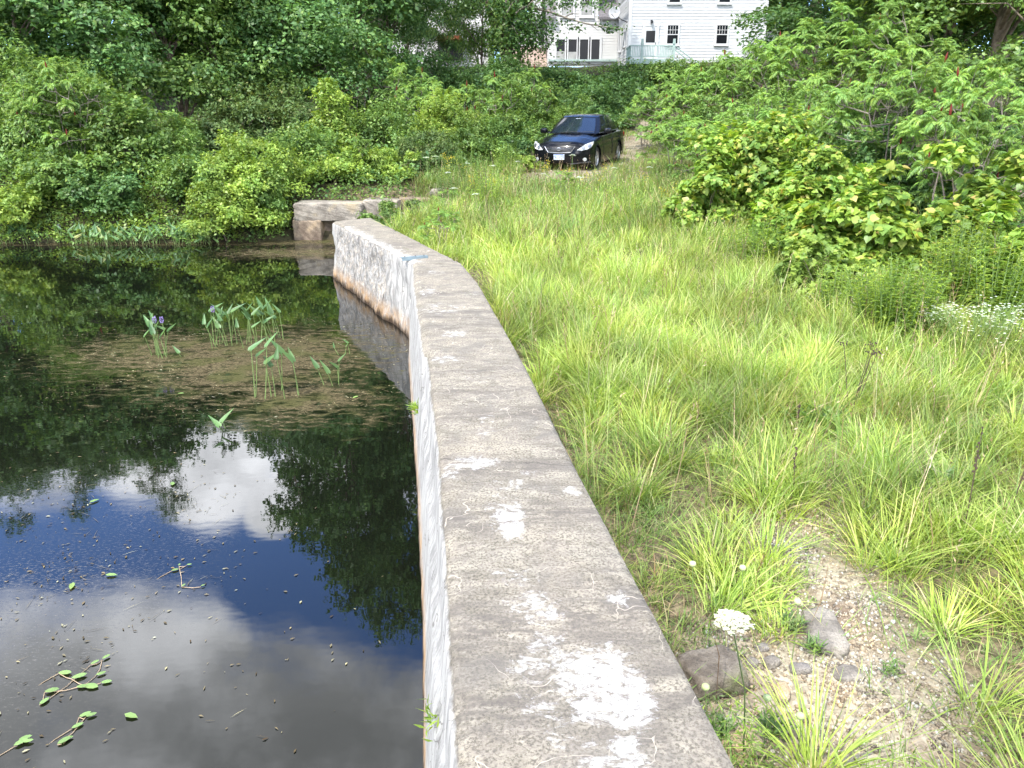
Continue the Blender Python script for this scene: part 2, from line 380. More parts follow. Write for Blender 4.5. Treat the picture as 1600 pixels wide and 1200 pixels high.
def bare(x, y):
    n = .25 * snoise(x, y, 3.1, 1) + .2 * snoise(x, y, 7.0, 4)
    b = np.maximum.reduce([poly_mask(x, y, BARE1, .35), poly_mask(x, y, BARE2, .3) * .9, poly_mask(x, y, BARE3, .3) * .7, poly_mask(x, y, PATH, .8) * (.62 + .5 * np.clip(snoise(x, y, 2.2, 3), -.6, .8))])
    return np.clip(b + n * (b > .02) * (b < .98), 0, 1)

def grid_mesh(name, xs, ys, zf, mat):
    X, Y = np.meshgrid(xs, ys); x = X.ravel(); y = Y.ravel(); z = zf(x, y); nx = len(xs); ny = len(ys)
    i = (np.arange(ny - 1)[:, None] * nx + np.arange(nx - 1)[None, :]).ravel()
    F = np.stack([i, i + 1, i + nx + 1, i + nx], 1)
    me = mesh_np(name, np.stack([x, y, z], 1), [F])
    o = link_mesh(name, me, None, mat, True)
    return o, x, y
def cat_ax(*segs):
    out = []
    for a, b, s in segs: out.append(np.arange(a, b, s))
    out.append([segs[-1][1]]); return np.concatenate(out)

m, t, out = new_mat('ground_soil')
tcn = t.new('ShaderNodeTexCoord'); ob = tcn.outputs['Object']
at1 = t.new('ShaderNodeAttribute', attribute_name='bare'); at2 = t.new('ShaderNodeAttribute', attribute_name='woods')
v1 = t.voro(ob, 55.0); v2 = t.voro(ob, 140.0)
peb = t.mix(t.ramp(t.noise(v1.outputs['Position'], 30, 1), .35, .65), (.25, .215, .15), (.45, .40, .30))
peb = t.mix(t.ramp(v1.outputs['Distance'], .0, .012, 0, 0), peb, peb)
fine = t.mix(t.ramp(t.noise(v2.outputs['Position'], 60, 1), .3, .7), (.24, .205, .145), (.43, .38, .285))
grav = t.mix(t.ramp(t.noise(ob, 3.5, 3), .45, .6), peb, fine)
grav = t.mix(t.ramp(t.noise(ob, 1.7, 5), .52, .66, 0, .8), grav, (.17, .12, .085))
soil = t.mix(t.ramp(t.noise(ob, 14, 8, .7), .38, .62), (.07, .055, .035), (.25, .20, .125))
soil = t.mix(t.ramp(t.noise(ob, 19, 4), .5, .7, 0, .6), soil, (.09, .13, .04))
litter = t.mix(t.ramp(t.noise(ob, 8, 5), .4, .6), (.035, .030, .018), (.075, .072, .035))
c = t.mix(at1.outputs['Fac'], soil, grav); c = t.mix(at2.outputs['Fac'], c, litter)
p = t.new('ShaderNodeBsdfPrincipled'); t.link(c, p.inputs['Base Color']); p.inputs['Roughness'].default_value = .95; p.inputs['Specular IOR Level'].default_value = .2
b = t.new('ShaderNodeBump'); b.inputs['Strength'].default_value = .45; b.inputs['Distance'].default_value = .01
t.link(t.math('ADD', t.math('MULTIPLY', v1.outputs['Distance'], -.9), t.noise(ob, 60, 4)), b.inputs['Height']); t.link(b.outputs[0], p.inputs['Normal'])
t.link(p.outputs[0], out.inputs[0])
gx = cat_ax((-120, -16, 4), (-16, -5, .3), (-5, -1, .1), (-1, 4, .07), (4, 14, .3), (14, 120, 4))
gy = cat_ax((-40, -2, 2), (-2, 5, .07), (5, 14, .12), (14, 19, .15), (19, 40, .35), (40, 60, .8), (60, 200, 8))
ground, x, y = grid_mesh('ground', gx, gy, gz, m)
add_attr(ground.data, 'bare', bare(x, y))
ins, dw, db = pond_info(x, y)
woods = np.clip(np.maximum((-x - 3.2) / 1.5, 0) * (y > 14), 0, 1); woods = np.maximum(woods, np.clip((y - 27 - np.where((x > 2.5) & (x < 7.5), 9, 0)) / 3, 0, 1))
add_attr(ground.data, 'woods', np.maximum(woods, ins * 1.0))
prop(ground, kind='structure')

# ------------------------------------------------------------------ water
m, t, out = new_mat('pond_water')
tcn = t.new('ShaderNodeTexCoord'); ob = tcn.outputs['Object']
sa = t.new('ShaderNodeAttribute', attribute_name='silt'); sb = t.new('ShaderNodeAttribute', attribute_name='strand')
ns = t.noise(t.scaled(ob, (1, 2.2, 1)), 5.5, 9, .68, .6)
silt = t.ramp(t.math('ADD', sa.outputs['Fac'], t.math('MULTIPLY', t.math('SUBTRACT', ns, .5), 2.6)), .45, 1.0)
fl = t.noise(t.scaled(ob, (1, 2.6, 1)), 30, 7, .75, .6)
siltc = t.mix(t.ramp(fl, .40, .66), (.026, .021, .012), (.20, .165, .092))
siltc = t.mix(t.ramp(t.noise(ob, 2.3, 4), .45, .62, 0, .7), siltc, (.065, .068, .025))
strand_n = t.ramp(t.noise(t.scaled(ob, (1.0, 2.6, 1)), 34, 6, .8, .3), .52, .68)
st = t.math('MULTIPLY', strand_n, sb.outputs['Fac'])
dark = (.0045, .0055, .0035, 1)
basec = t.mix(silt, dark, siltc); basec = t.mix(t.math('MULTIPLY', st, .5), basec, (.17, .15, .12))
dif = t.new('ShaderNodeBsdfDiffuse'); t.link(basec, dif.inputs[0])
gl = t.new('ShaderNodeBsdfGlossy'); gl.inputs['Roughness'].default_value = .012; gl.inputs[0].default_value = (.96, .97, 1, 1)
fr = t.new('ShaderNodeFresnel'); fr.inputs['IOR'].default_value = 1.62
bmp = t.new('ShaderNodeBump'); bmp.inputs['Strength'].default_value = .22; bmp.inputs['Distance'].default_value = .004
hn = t.math('ADD', t.noise(t.scaled(ob, (1, 1.6, 1)), 2.2, 3, .5), t.math('MULTIPLY', t.noise(ob, 40, 3, .6), t.math('MULTIPLY', t.math('ADD', silt, t.math('MULTIPLY', st, .5)), .22)))
t.link(hn, bmp.inputs['Height']); t.link(bmp.outputs[0], gl.inputs['Normal']); t.link(bmp.outputs[0], fr.inputs['Normal'])
ms = t.new('ShaderNodeMixShader'); t.link(t.math('MULTIPLY', fr.outputs[0], t.math('SUBTRACT', 1.0, t.math('MULTIPLY', silt, .80))), ms.inputs[0])
t.link(dif.outputs[0], ms.inputs[1]); t.link(gl.outputs[0], ms.inputs[2]); t.link(ms.outputs[0], out.inputs[0])
wx = cat_ax((-60, -16, 4), (-16, -7, .3), (-7, 3, .09)); wy = cat_ax((-40, 0, 2), (0, 12, .09), (12, 18.5, .12), (18.5, 19.5, 1))
water, x, y = grid_mesh('water', wx, wy, lambda x, y: 0 * x, m)
def blob(px, py, rx, ry):
    c = at(px, py, 0); return np.clip(1.25 - np.sqrt(((x - c[0]) / rx) ** 2 + ((y - c[1]) / ry) ** 2), 0, 1)
silt_v = np.maximum.reduce([blob(400, 560, 2.2, 2.1) * 1.0, blob(270, 550, 2.0, 1.5) * .9, blob(470, 620, 1.2, .85) * .95, blob(560, 560, .9, .9) * .6, blob(470, 395, 2.6, 1.2) * .95,
                            blob(430, 655, .9, .45) * .75, blob(580, 640, .45, 1.0) * .6, np.clip(1.0 - (17.2 - y) / 1.0, 0, 1) * (y < 18) * .95, blob(240, 480, 2.4, .8) * .35])
add_attr(water.data, 'silt', silt_v)
add_attr(water.data, 'strand', np.maximum.reduce([blob(60, 940, .95, 1.3), blob(40, 780, 1.1, .9) * .5]))
prop(water, kind='structure')

# ------------------------------------------------------------------ concrete wall
m, t, out = new_mat('old_concrete')
tcn = t.new('ShaderNodeTexCoord'); ob = tcn.outputs['Object']; geo = t.new('ShaderNodeNewGeometry')
sp = t.new('ShaderNodeSeparateXYZ'); t.link(ob, sp.inputs[0])
aw = t.new('ShaderNodeAttribute', attribute_name='white'); af = t.new('ShaderNodeAttribute', attribute_name='face'); aff = t.new('ShaderNodeAttribute', attribute_name='rough_face')
ad = t.new('ShaderNodeAttribute', attribute_name='darkband')
big = t.noise(ob, 2.1, 6, .62); med = t.noise(t.scaled(ob, (1, 2.4, 1)), 7, 8, .68); fin = t.noise(ob, 95, 5, .75)
top = t.mix(t.ramp(med, .36, .62), (.195, .176, .138), (.345, .313, .250))
top = t.mix(t.ramp(big, .42, .66, 0, .55), top, (.38, .335, .26))
top = t.mix(t.ramp(fin, .40, .54, .78, 0), top, (.075, .064, .052))
top = t.mix(t.ramp(t.noise(ob, 11, 9, .75), .46, .60, .0, .45), top, (.20, .175, .15))
top = t.mix(t.ramp(fin, .58, .72, 0, .7), top, (.42, .385, .33))
top = t.mix(t.ramp(t.noise(ob, 3.4, 7, .72, .5), .50, .66, 0, .62), top, (.155, .142, .125))
dk = t.math('MULTIPLY', ad.outputs['Fac'], t.ramp(t.noise(t.scaled(ob, (1, 3, 1)), 9, 7, .7), .38, .60))
top = t.mix(t.math('MULTIPLY', dk, .8), top, (.13, .115, .10))
wv = t.ramp(t.math('ADD', t.math('MULTIPLY', aw.outputs['Fac'], .80), t.math('MULTIPLY', t.math('SUBTRACT', t.noise(t.scaled(ob, (1, 1.5, 1)), 13, 12, .82, .5), .5), 3.2)), .52, .82)
for yj, sl in ((3.33, .16), (6.2, .1), (9.02, .1), (-1.2, .1)):
    jl = t.math('ABSOLUTE', t.math('ADD', t.math('MULTIPLY_ADD', sp.outputs[0], sl, sp.outputs[1]), t.math('MULTIPLY_ADD', t.noise(ob, 5, 5, .7), .16, -yj - .08)))
    top = t.mix(t.math('MULTIPLY', t.ramp(jl, .002, .010, 1, 0), .75), top, (.07, .06, .05)); top = t.mix(t.math('MULTIPLY', t.ramp(jl, .0, .09, 1, 0), .35), top, (.14, .125, .11))
wv2 = t.math('MULTIPLY', wv, t.ramp(t.noise(ob, 60, 6, .8), .34, .60, .15, .85))
top = t.mix(wv2, top, (.56, .55, .53))
# fine pale hair cracks
dv = t.new('ShaderNodeVectorMath', operation='ADD'); t.link(ob, dv.inputs[0])
nn = t.new('ShaderNodeTexNoise'); nn.inputs['Scale'].default_value = 6; t.link(ob, nn.inputs['Vector'])
sc_ = t.new('ShaderNodeVectorMath', operation='SCALE'); t.link(nn.outputs[1], sc_.inputs[0]); sc_.inputs['Scale'].default_value = .45; t.link(sc_.outputs[0], dv.inputs[1])
vc = t.voro(dv.outputs[0], 4.5, 'DISTANCE_TO_EDGE')
crk = t.math('MULTIPLY', t.ramp(vc.outputs['Distance'], .004, .014, 1, 0), t.ramp(t.noise(ob, 3.3, 2), .52, .60))
top = t.mix(t.math('MULTIPLY', crk, .7), top, (.60, .53, .43))
# limewashed water face with vertical runs
vs = t.noise(t.scaled(ob, (1, 1, .12)), 16, 7, .7); vs2 = t.noise(t.scaled(ob, (1, 1, .10)), 42, 5, .7)
fc = t.mix(t.ramp(vs, .38, .62), (.23, .225, .215), (.44, .43, .405))
fc = t.mix(t.ramp(vs2, .52, .72, 0, .5), fc, (.30, .28, .26))
pit = t.ramp(t.noise(ob, 26, 7, .8), .49, .57)
pitm = t.math('MULTIPLY', pit, aff.outputs['Fac'])
fc = t.mix(t.math('MULTIPLY', aff.outputs['Fac'], t.ramp(t.noise(ob, 9, 7, .7), .48, .62, 0, .75)), fc, (.56, .49, .40))
fc = t.mix(t.math('MULTIPLY', pitm, .6), fc, (.20, .175, .15))
fcr = t.voro(dv.outputs[0], 2.6, 'DISTANCE_TO_EDGE'); fc = t.mix(t.math('MULTIPLY', t.ramp(fcr.outputs['Distance'], .003, .010, 1, 0), .7), fc, (.10, .09, .08))
zz = t.math('ADD', sp.outputs[2], t.math('MULTIPLY', t.math('SUBTRACT', t.noise(t.scaled(ob, (1, 1, .3)), 9, 6, .7), .5), .28))
rust = t.math('MULTIPLY', t.ramp(zz, .06, .30, 1, 0), t.ramp(t.noise(ob, 6, 6, .7), .35, .6, .25, 1))
fc = t.mix(t.math('MULTIPLY', rust, .85), fc, (.42, .25, .11))
fc = t.mix(t.ramp(zz, .0, .11, 1, 0), fc, (.045, .028, .016))
drip = t.math('MULTIPLY', t.ramp(t.noise(t.scaled(ob, (1, 1, .02)), 24, 2, .5), .64, .68), t.math('MULTIPLY', t.ramp(sp.outputs[2], .18, .50, 1, 0), aff.outputs['Fac']))
fc = t.mix(drip, fc, (.03, .02, .015))
fmask = t.ramp(t.math('ADD', af.outputs['Fac'], t.math('MULTIPLY', t.math('SUBTRACT', t.noise(ob, 14, 6, .7), .5), .5)), .42, .58)
col = t.mix(fmask, top, fc)
p = t.new('ShaderNodeBsdfPrincipled'); t.link(col, p.inputs['Base Color']); p.inputs['Roughness'].default_value = .92; p.inputs['Specular IOR Level'].default_value = .25
b = t.new('ShaderNodeBump'); b.inputs['Strength'].default_value = .75; b.inputs['Distance'].default_value = .012
hh = t.math('ADD', t.math('MULTIPLY', fin, .5), t.math('ADD', t.math('MULTIPLY', med, .8), t.math('MULTIPLY', pitm, -1.2)))
t.link(hh, b.inputs['Height']); t.link(b.outputs[0], p.inputs['Normal']); t.link(p.outputs[0], out.inputs[0])
M_conc = m

def interp_poly(P, s):                       # s in index units
    P = np.array(P, float); i = np.clip(np.floor(s).astype(int), 0, len(P) - 2); f = (s - i)[:, None]
    return P[i] * (1 - f) + P[i + 1] * f
seglen = [np.linalg.norm(np.array(WALL_L[i + 1]) - np.array(WALL_L[i])) for i in range(len(WALL_L) - 1)]
S = np.concatenate([i + np.linspace(0, 1, max(4, int(l / (.2 if i == 0 else .03))), endpoint=False) for i, l in enumerate(seglen)] + [[len(seglen)]])
Lp = interp_poly(WALL_L, S); Rp = interp_poly(WALL_R, S)
wd = unit(Rp - Lp); wid = np.linalg.norm(Rp - Lp, axis=1)
# profile: (offset code, z, face weight): outer-left bottom ... top ... right bottom
nface, ntop = 26, 34
prof = []
for k in range(nface):
    f = k / (nface - 1); z = -1.0 + f * (1.0 + .90); prof.append((('L', -.045 - .085 * (1 - max(z, 0) / .9)), z, 1.0 if z < .8 else .62))
prof += [(('L', -.030), .922, .4), (('L', -.010), .938, .15), (('L', .012), .946, .1), (('L', .03), .950, .05)]
for k in range(1, ntop): prof.append((('T', k / ntop), .950, 0.0))
prof += [(('R', -.012), .9495, 0), (('R', .002), .943, 0), (('R', .038), .872, 0), (('R', .045), .80, 0), (('R', .05), .7, 0), (('R', .08), .4, 0), (('R', .09), 0, 0), (('R', .1), -.6, 0)]
V = []; AF = []
for (code, off), z, fw in prof:
    if code == 'L': q = Lp + wd * off
    elif code == 'R': q = Rp + wd * off
    else: q = Lp + wd * (.03 + (wid[:, None] - .05) * off)
    V.append(np.stack([q[:, 0], q[:, 1], np.full(len(q), z)], 1)); AF.append(np.full(len(q), fw))
V = np.array(V); AF = np.array(AF)           # (profile, station, 3)
yy = V[..., 1]; xx = V[..., 0]; zz_ = V[..., 2]
far = np.clip((yy - 9.0) / .25, 0, 1)
isf = (AF > .2)
rough = far * isf
h = (snoise(yy * 3.1, zz_ * 4.3 + xx, 1.0, 1) * .012 + snoise(yy * 9, zz_ * 11, 1.2, 5) * .007)
amt = np.where(isf, h * (.45 + 1.6 * far), 0)
cut = np.clip(.5 + snoise(yy * 1.7, zz_ * 2.9, 1.0, 3) * 1.5, 0, 1) * far * (zz_ < .72 + .1 * snoise(yy * 2, yy, 1.3)) * .035   # spalled lower part
V[..., 0] += (-wd[None, :, 0]) * (amt - cut); V[..., 1] += (-wd[None, :, 1]) * (amt - cut)
# ledge line on the near face
led = np.clip((zz_ - .60 - .02 * snoise(yy * 1.1, yy, 1)) / .02, 0, 1) * isf * (1 - far) * (yy < 5.2)
V[..., 0] += wd[None, :, 0] * led * .022; V[..., 1] += wd[None, :, 1] * led * .022
topm = (AF < .08) & (zz_ > .93)
V[..., 2] += np.where(topm, .004 * snoise(xx * 3, yy * 2, 1.0, 2) + .002 * snoise(xx * 11, yy * 9, 1.0), 0)
edge = np.clip(1 - np.abs(AF - .2) / .3, 0, 1) * (zz_ > .9)
V[..., 2] -= edge * (np.clip(snoise(yy * 4.3, yy * 1.1, 1.6, 7), 0, 1) * .026 + np.clip(snoise(yy * 13, yy * 5, 1.3, 2), 0, 1) * .012)
redge = (np.arange(V.shape[0]) >= V.shape[0] - 10)[:, None] * (zz_ > .85) * (zz_ < .9496); V[..., 2] -= redge * np.clip(snoise(yy * 3.1, yy * 1.7, 1.5, 4) + .2 * snoise(yy * 17, yy * 9, 1.0), 0, 1) * .018
step = (yy > 3.28) & topm; V[..., 2] += np.where(step, -.004, 0)
npf, nst = V.shape[:2]
idx = np.arange(npf * nst).reshape(npf, nst)
F = np.stack([idx[:-1, :-1], idx[:-1, 1:], idx[1:, 1:], idx[1:, :-1]], -1).reshape(-1, 4)[:, ::-1]
V2 = V.reshape(-1, 3)
# end cap at the far end: bulged rows
cap = idx[:, -1]; cen = V2[cap].mean(0); ed = unit((Lp[-1] - Lp[-2])[None])[0]
caps = [V2[cap] + np.array([ed[0], ed[1], 0]) * .0]; capV = []; base = len(V2); rows = [cap]
for k, (f, o) in enumerate([(.97, .025), (.9, .04), (.5, .045)]):
    r = cen + (V2[cap] - cen) * f + np.array([ed[0], ed[1], 0]) * o; capV.append(r); rows.append(np.arange(len(cap)) + base + k * len(cap))
capV = np.concatenate(capV + [(cen + np.array([ed[0], ed[1], 0]) * .045)[None]]); ci = base + 3 * len(cap)
FF = [F]
for a, b_ in zip(rows[:-1], rows[1:]): FF.append(np.stack([a[:-1], b_[:-1], b_[1:], a[1:]], 1)[:, ::-1])
last = rows[-1]; FT = np.stack([last[:-1], last[1:], np.full(len(last) - 1, ci)], 1)
Vall = np.concatenate([V2, capV])
me = mesh_np('concrete_wall', Vall, [np.concatenate(FF), FT])
conc = link_mesh('concrete_wall', me, None, M_conc, True)
sm = np.ones(len(me.polygons), bool); nF = (npf - 1) * (nst - 1); kk = np.arange(nF) // (nst - 1); sm[:nF] = kk < npf - 8; me.polygons.foreach_set('use_smooth', sm)
n0 = len(V2); pad = len(Vall) - n0
af_all = np.concatenate([AF.ravel(), np.tile(np.minimum(AF[:, -1] + .6, 1), 3), [1]])
add_attr(me, 'face', af_all)
x, y, z = Vall.T
rf = np.concatenate([rough.ravel(), np.ones(pad) * .3])
rf = rf * np.clip(1 - np.clip((x - (-1.75)) / .25, 0, 1) * .95, 0, 1) * np.clip((13.05 - y) / .3, .15, 1)
add_attr(me, 'rough_face', rf)
wh = np.zeros(len(Vall))
for px, py, wx_, hy_, a in [(800, 810, 24, 34, .95), (742, 722, 42, 13, .8), (705, 735, 20, 16, .8), (828, 945, 52, 30, .75), (860, 985, 36, 60, .68), (968, 938, 22, 16, .9), (935, 1065, 85, 62, 1.0), (985, 1110, 45, 35, .95),
                            (860, 1060, 80, 80, .62), (960, 1180, 60, 36, .85), (895, 766, 18, 9, .8), (800, 757, 26, 12, .62), (825, 737, 16, 8, .6), (880, 1145, 60, 40, .55), (770, 790, 16, 50, .55),
                            (760, 665, 16, 28, .62), (700, 560, 30, 8, .7), (745, 590, 40, 8, .55), (710, 520, 24, 6, .8), (690, 480, 40, 10, .66), (740, 460, 25, 8, .5), (668, 455, 14, 7, .75), (680, 425, 18, 5, .6),
                            (800, 900, 60, 20, .55), (1105, 1175, 8, 10, .8)]:
    c = at(px, py, .95); ex = at(px + wx_, py, .95); ey = at(px, py - hy_, .95)
    rx = abs(ex[0] - c[0]); ry = abs(ey[1] - c[1])
    wh = np.maximum(wh, a * np.clip(1.35 - ((x - c[0]) ** 2 / rx ** 2 + (y - c[1]) ** 2 / ry ** 2) * .8, 0, 1))
lx = np.interp(y, [p_[1] for p_ in WALL_L], [p_[0] for p_ in WALL_L])
wh = np.maximum(wh, .95 * np.clip(1 - (x - lx) / (.30 + .08 * snoise(y * 2, y, 1.3)), 0, 1) * (y > 9.0) * (y < 12.5))
add_attr(me, 'white', wh * (z > .9))
dkv = np.zeros(len(Vall))
for yb, wdt in [(3.2, .10), (3.95, .09), (4.35, .06), (4.75, .07), (5.9, .09), (6.4, .06), (2.75, .12), (2.05, .22), (7.2, .08), (10.4, .3), (1.7, .15), (8.3, .1)]:
    dkv = np.maximum(dkv, np.exp(-((y - yb - (x - lx) * .12) / wdt) ** 2))
add_attr(me, 'darkband', dkv)
prop(conc, 'long bent grey concrete pond wall with white patches and limewashed water face', 'wall')
MW = conc
# steel angle plate bolted across the bend
M_steel = simple('galvanised_steel', (.19, .25, .28), .5, metal=.3, var=.15, scale=14)
a0 = np.array(at(628, 404, .955)); a1 = np.array(at(666, 401, .955)); dirp = unit((a1 - a0)[None])[0]
b_ = MB(); cpl = (a0 + a1) / 2; ang = math.atan2(dirp[1], dirp[0]); ln = float(np.linalg.norm(a1 - a0)) + .02
b_.box((cpl[0], cpl[1], .966), (ln, .065, .008), ang); b_.box((cpl[0] + .036 * math.sin(ang), cpl[1] - .036 * math.cos(ang), .951), (ln, .006, .038), ang)
plate = b_.build('steel_bracket', M_steel, conc)
b_ = MB()
for k in (-.36, .05, .38): b_.lathe([(0, .981), (.008, .980), (.009, .971)], 8, Matrix.Translation((cpl[0] + math.cos(ang) * k * ln, cpl[1] + math.sin(ang) * k * ln, 0)))
b_.build('bolt_heads', simple('dark_bolt', (.12, .12, .12), .5, metal=.6), plate)

# ------------------------------------------------------------------ stones
def rock_mesh(name, size, seed, box=.5, sub=4, amp=.06, flat=0.0):
    """rounded, chipped block: a cube-sphere blended between box and ellipsoid with noise"""
    r = np.random.default_rng(seed); n = 2 ** sub; g = np.linspace(-1, 1, n + 1); A, B = np.meshgrid(g, g); a = A.ravel(); b = B.ravel(); Vs = []; Fs = []; k = 0
    i = (np.arange(n)[:, None] * (n + 1) + np.arange(n)[None, :]).ravel(); q = np.stack([i, i + 1, i + n + 2, i + n + 1], 1)
    for ax in range(3):
        for s in (-1, 1):
            P = np.zeros((len(a), 3)); P[:, ax] = s; P[:, (ax + 1) % 3] = a; P[:, (ax + 2) % 3] = b
            Vs.append(P); Fs.append((q if s > 0 else q[:, ::-1]) + k); k += len(a)
    P = np.concatenate(Vs); F = np.concatenate(Fs)
    sph = unit(P); e = 1 + box * 8 if box < .9 else 24.0; sup = P / (np.sum(np.abs(P) ** (e), 1, keepdims=True) ** (1 / e))
    Q = sup * box + sph * (1 - box) if box < 1 else sup
    ph = r.uniform(0, 6, 3)
    d = snoise(P[:, 0] * 1.6 + ph[0], P[:, 1] * 1.6 + P[:, 2] * 1.1 + ph[1], 1.0, ph[2]) * amp + snoise(P[:, 0] * 5 + P[:, 2] * 3, P[:, 1] * 5 - P[:, 2] * 4, 1.0, ph[0]) * amp * .4
    Q = Q * (1 + d[:, None]); Q = Q * (np.array(size) / 2)
    key = np.round(P * 1000).astype(int); u, inv = np.unique(key, axis=0, return_inverse=True); inv = inv.ravel()
    V = np.zeros((len(u), 3)); V[inv] = Q
    return mesh_np(name, V, [inv[F]])
def stone_mat(name, c1, c2, c3, sc=6):
    m, t, out = new_mat(name); tcn = t.new('ShaderNodeTexCoord'); ob = tcn.outputs['Object']
    c = t.mix(t.ramp(t.noise(ob, sc, 7, .65), .35, .65), c1, c2); c = t.mix(t.ramp(t.noise(ob, sc * .6, 4), .52, .68, 0, .8), c, c3)
    c = t.mix(t.ramp(t.noise(ob, sc * 14, 4, .7), .35, .5, .5, 0), c, (c1[0] * .35, c1[1] * .35, c1[2] * .35))
    p = t.new('ShaderNodeBsdfPrincipled'); t.link(c, p.inputs['Base Color']); p.inputs['Roughness'].default_value = .9; p.inputs['Specular IOR Level'].default_value = .25
    b = t.new('ShaderNodeBump'); b.inputs['Strength'].default_value = .9; b.inputs['Distance'].default_value = .02
    t.link(t.noise(ob, sc * 4, 8, .7), b.inputs['Height']); t.link(b.outputs[0], p.inputs['Normal']); t.link(p.outputs[0], out.inputs[0]); return m
M_granite = stone_mat('granite', (.20, .175, .145), (.36, .325, .275), (.42, .34, .22), 4)
M_granite2 = stone_mat('brown_granite', (.16, .12, .09), (.30, .24, .175), (.40, .30, .19), 4)
sw = empty('granite_block_wall', (-4.0, 17.75, 0), 0, 'low wall of stacked rough granite blocks at the pond corner', 'wall')
for k, (px0, px1, pt, pb, yy0, tilt, mt) in enumerate([(459, 566, 320, 343, 17.72, .00, 0), (567, 622, 316, 339, 17.9, .02, 0), (624, 672, 312, 330, 18.3, .02, 1),
                                                       (458, 504, 344, 374, 17.70, 0, 1), (505, 548, 345, 372, 17.95, .02, 1), (549, 600, 342, 374, 18.0, 0, 0)]):
    A = atd(px0, pt, yy0); B = atd(px1, pb, yy0); wdt = B[0] - A[0]; hgt = A[2] - B[2] + .04
    me = rock_mesh('stone_block', (wdt * 1.03, .75, hgt * 1.12), 20 + k, .97, 5, .045)
    o = link_mesh('stone_block', me, sw, M_granite if mt == 0 else M_granite2, True)
    o.location = ((A[0] + B[0]) / 2 + 4.0, yy0 + .35 - 17.75, (A[2] + B[2]) / 2 - (.05 if pb > 360 else 0)); o.rotation_euler = (0, tilt, random.uniform(-.05, .05))
a_ = atd(668, 318, 18.6)
for k, (px, py, D, sz, lab) in enumerate([(690, 321, 18.2, (.5, .4, .22), 'pale flat stone half hidden in weeds right of the granite block wall'), (660, 326, 17.3, (.35, .3, .2), 'small dark stone in the weeds at the end of the granite wall')]):
    q = atd(px, py, D); o = link_mesh('stone', rock_mesh('stone', sz, 40 + k, .6, 4, .1), None, M_granite, True); o.location = (q[0], q[1], gz1(q[0], q[1]) + .22)
    prop(o, lab, 'stone')
for k, (px, py, sz, rz, bx, mt, lab, sink) in enumerate([
    (1288, 985, (.15, .30, .08), -.12, .75, stone_mat('pale_stone', (.19, .17, .145), (.35, .315, .27), (.42, .38, .32), 10), 'long pale flat stone set in the gravel among grass', .38),
    (1112, 1050, (.24, .20, .13), .3, .8, stone_mat('mossy_stone', (.12, .10, .08), (.27, .235, .19), (.17, .18, .09), 9), 'big dark mossy stone against the foot of the concrete wall', .3),
    (1222, 1083, (.055, .09, .05), -.3, .5, stone_mat('tan_stone', (.50, .36, .22), (.62, .48, .32), (.60, .52, .42), 14), 'tan wedge shaped stone lying on the gravel', .15),
    (1250, 1045, (.085, .05, .04), .1, .5, stone_mat('grey_stone', (.22, .20, .18), (.36, .33, .30), (.40, .36, .32), 14), 'flat grey stone above the tan wedge shaped one', .2),
    (1205, 1035, (.07, .05, .045), .5, .5, MATS['pale_stone'], 'rounded whitish stone beside the mossy rock', .2),
    (1175, 1036, (.05, .045, .035), .9, .5, MATS['pale_stone'], 'small white pebble nearest the mossy rock', .2),
    (1190, 1012, (.06, .04, .03), .2, .5, MATS['grey_stone'], 'small bluish grey stone below the big white flower head', .2),
    (1325, 1050, (.12, .09, .04), .2, .6, MATS['pale_stone'], 'sunken pale slab end in the sandy gravel', .55),
    (1160, 1160, (.13, .11, .08), .6, .6, MATS['tan_stone'], 'tan stone under feathery weeds at the bottom edge', .35)]):
    c = at(px, py, .46); z0 = gz1(c[0], c[1]); c = at(px, py, z0 + sz[2] * .3)
    o = link_mesh('stone', rock_mesh('stone', sz, 60 + k, bx, 4, .09), None, mt, True); o.location = (c[0], c[1], z0 + sz[2] * (.5 - sink)); o.rotation_euler = (0, 0, rz)
    prop(o, lab, 'stone')

# ------------------------------------------------------------------ far houses
def siding_mat(name, c, dirt):
    m, t, out = new_mat(name); tcn = t.new('ShaderNodeTexCoord'); ob = tcn.outputs['Object']
    n = t.noise(t.scaled(ob, (.5, .5, 4)), 3, 7, .7); cc = t.mix(t.ramp(n, .55, .72, 0, dirt), c, (.45, .42, .38))
    p = t.new('ShaderNodeBsdfPrincipled'); t.link(cc, p.inputs['Base Color']); p.inputs['Roughness'].default_value = .6; t.link(p.outputs[0], out.inputs[0]); return m
M_sid = siding_mat('white_clapboard', (.56, .565, .57), .3); M_sid_old = siding_mat('peeling_clapboard', (.60, .595, .58), .8)
M_trim = simple('white_trim', (.62, .62, .62), .5, var=.03)
M_pane = simple('window_pane', (.012, .013, .016), .12, var=.1, spec=.12)
M_curtain = simple('pale_curtain', (.35, .35, .34), .8, var=.2, scale=2)
M_roof = simple('grey_shingles', (.16, .15, .16), .9, var=.25, scale=8, bump=.5)
M_deck = simple('pale_green_paint', (.36, .46, .43), .6, var=.1)
M_brick = simple('weathered_pink_boards', (.55, .42, .35), .8, var=.25, scale=3)
M_black = simple('black_pipe', (.02, .02, .022), .5)
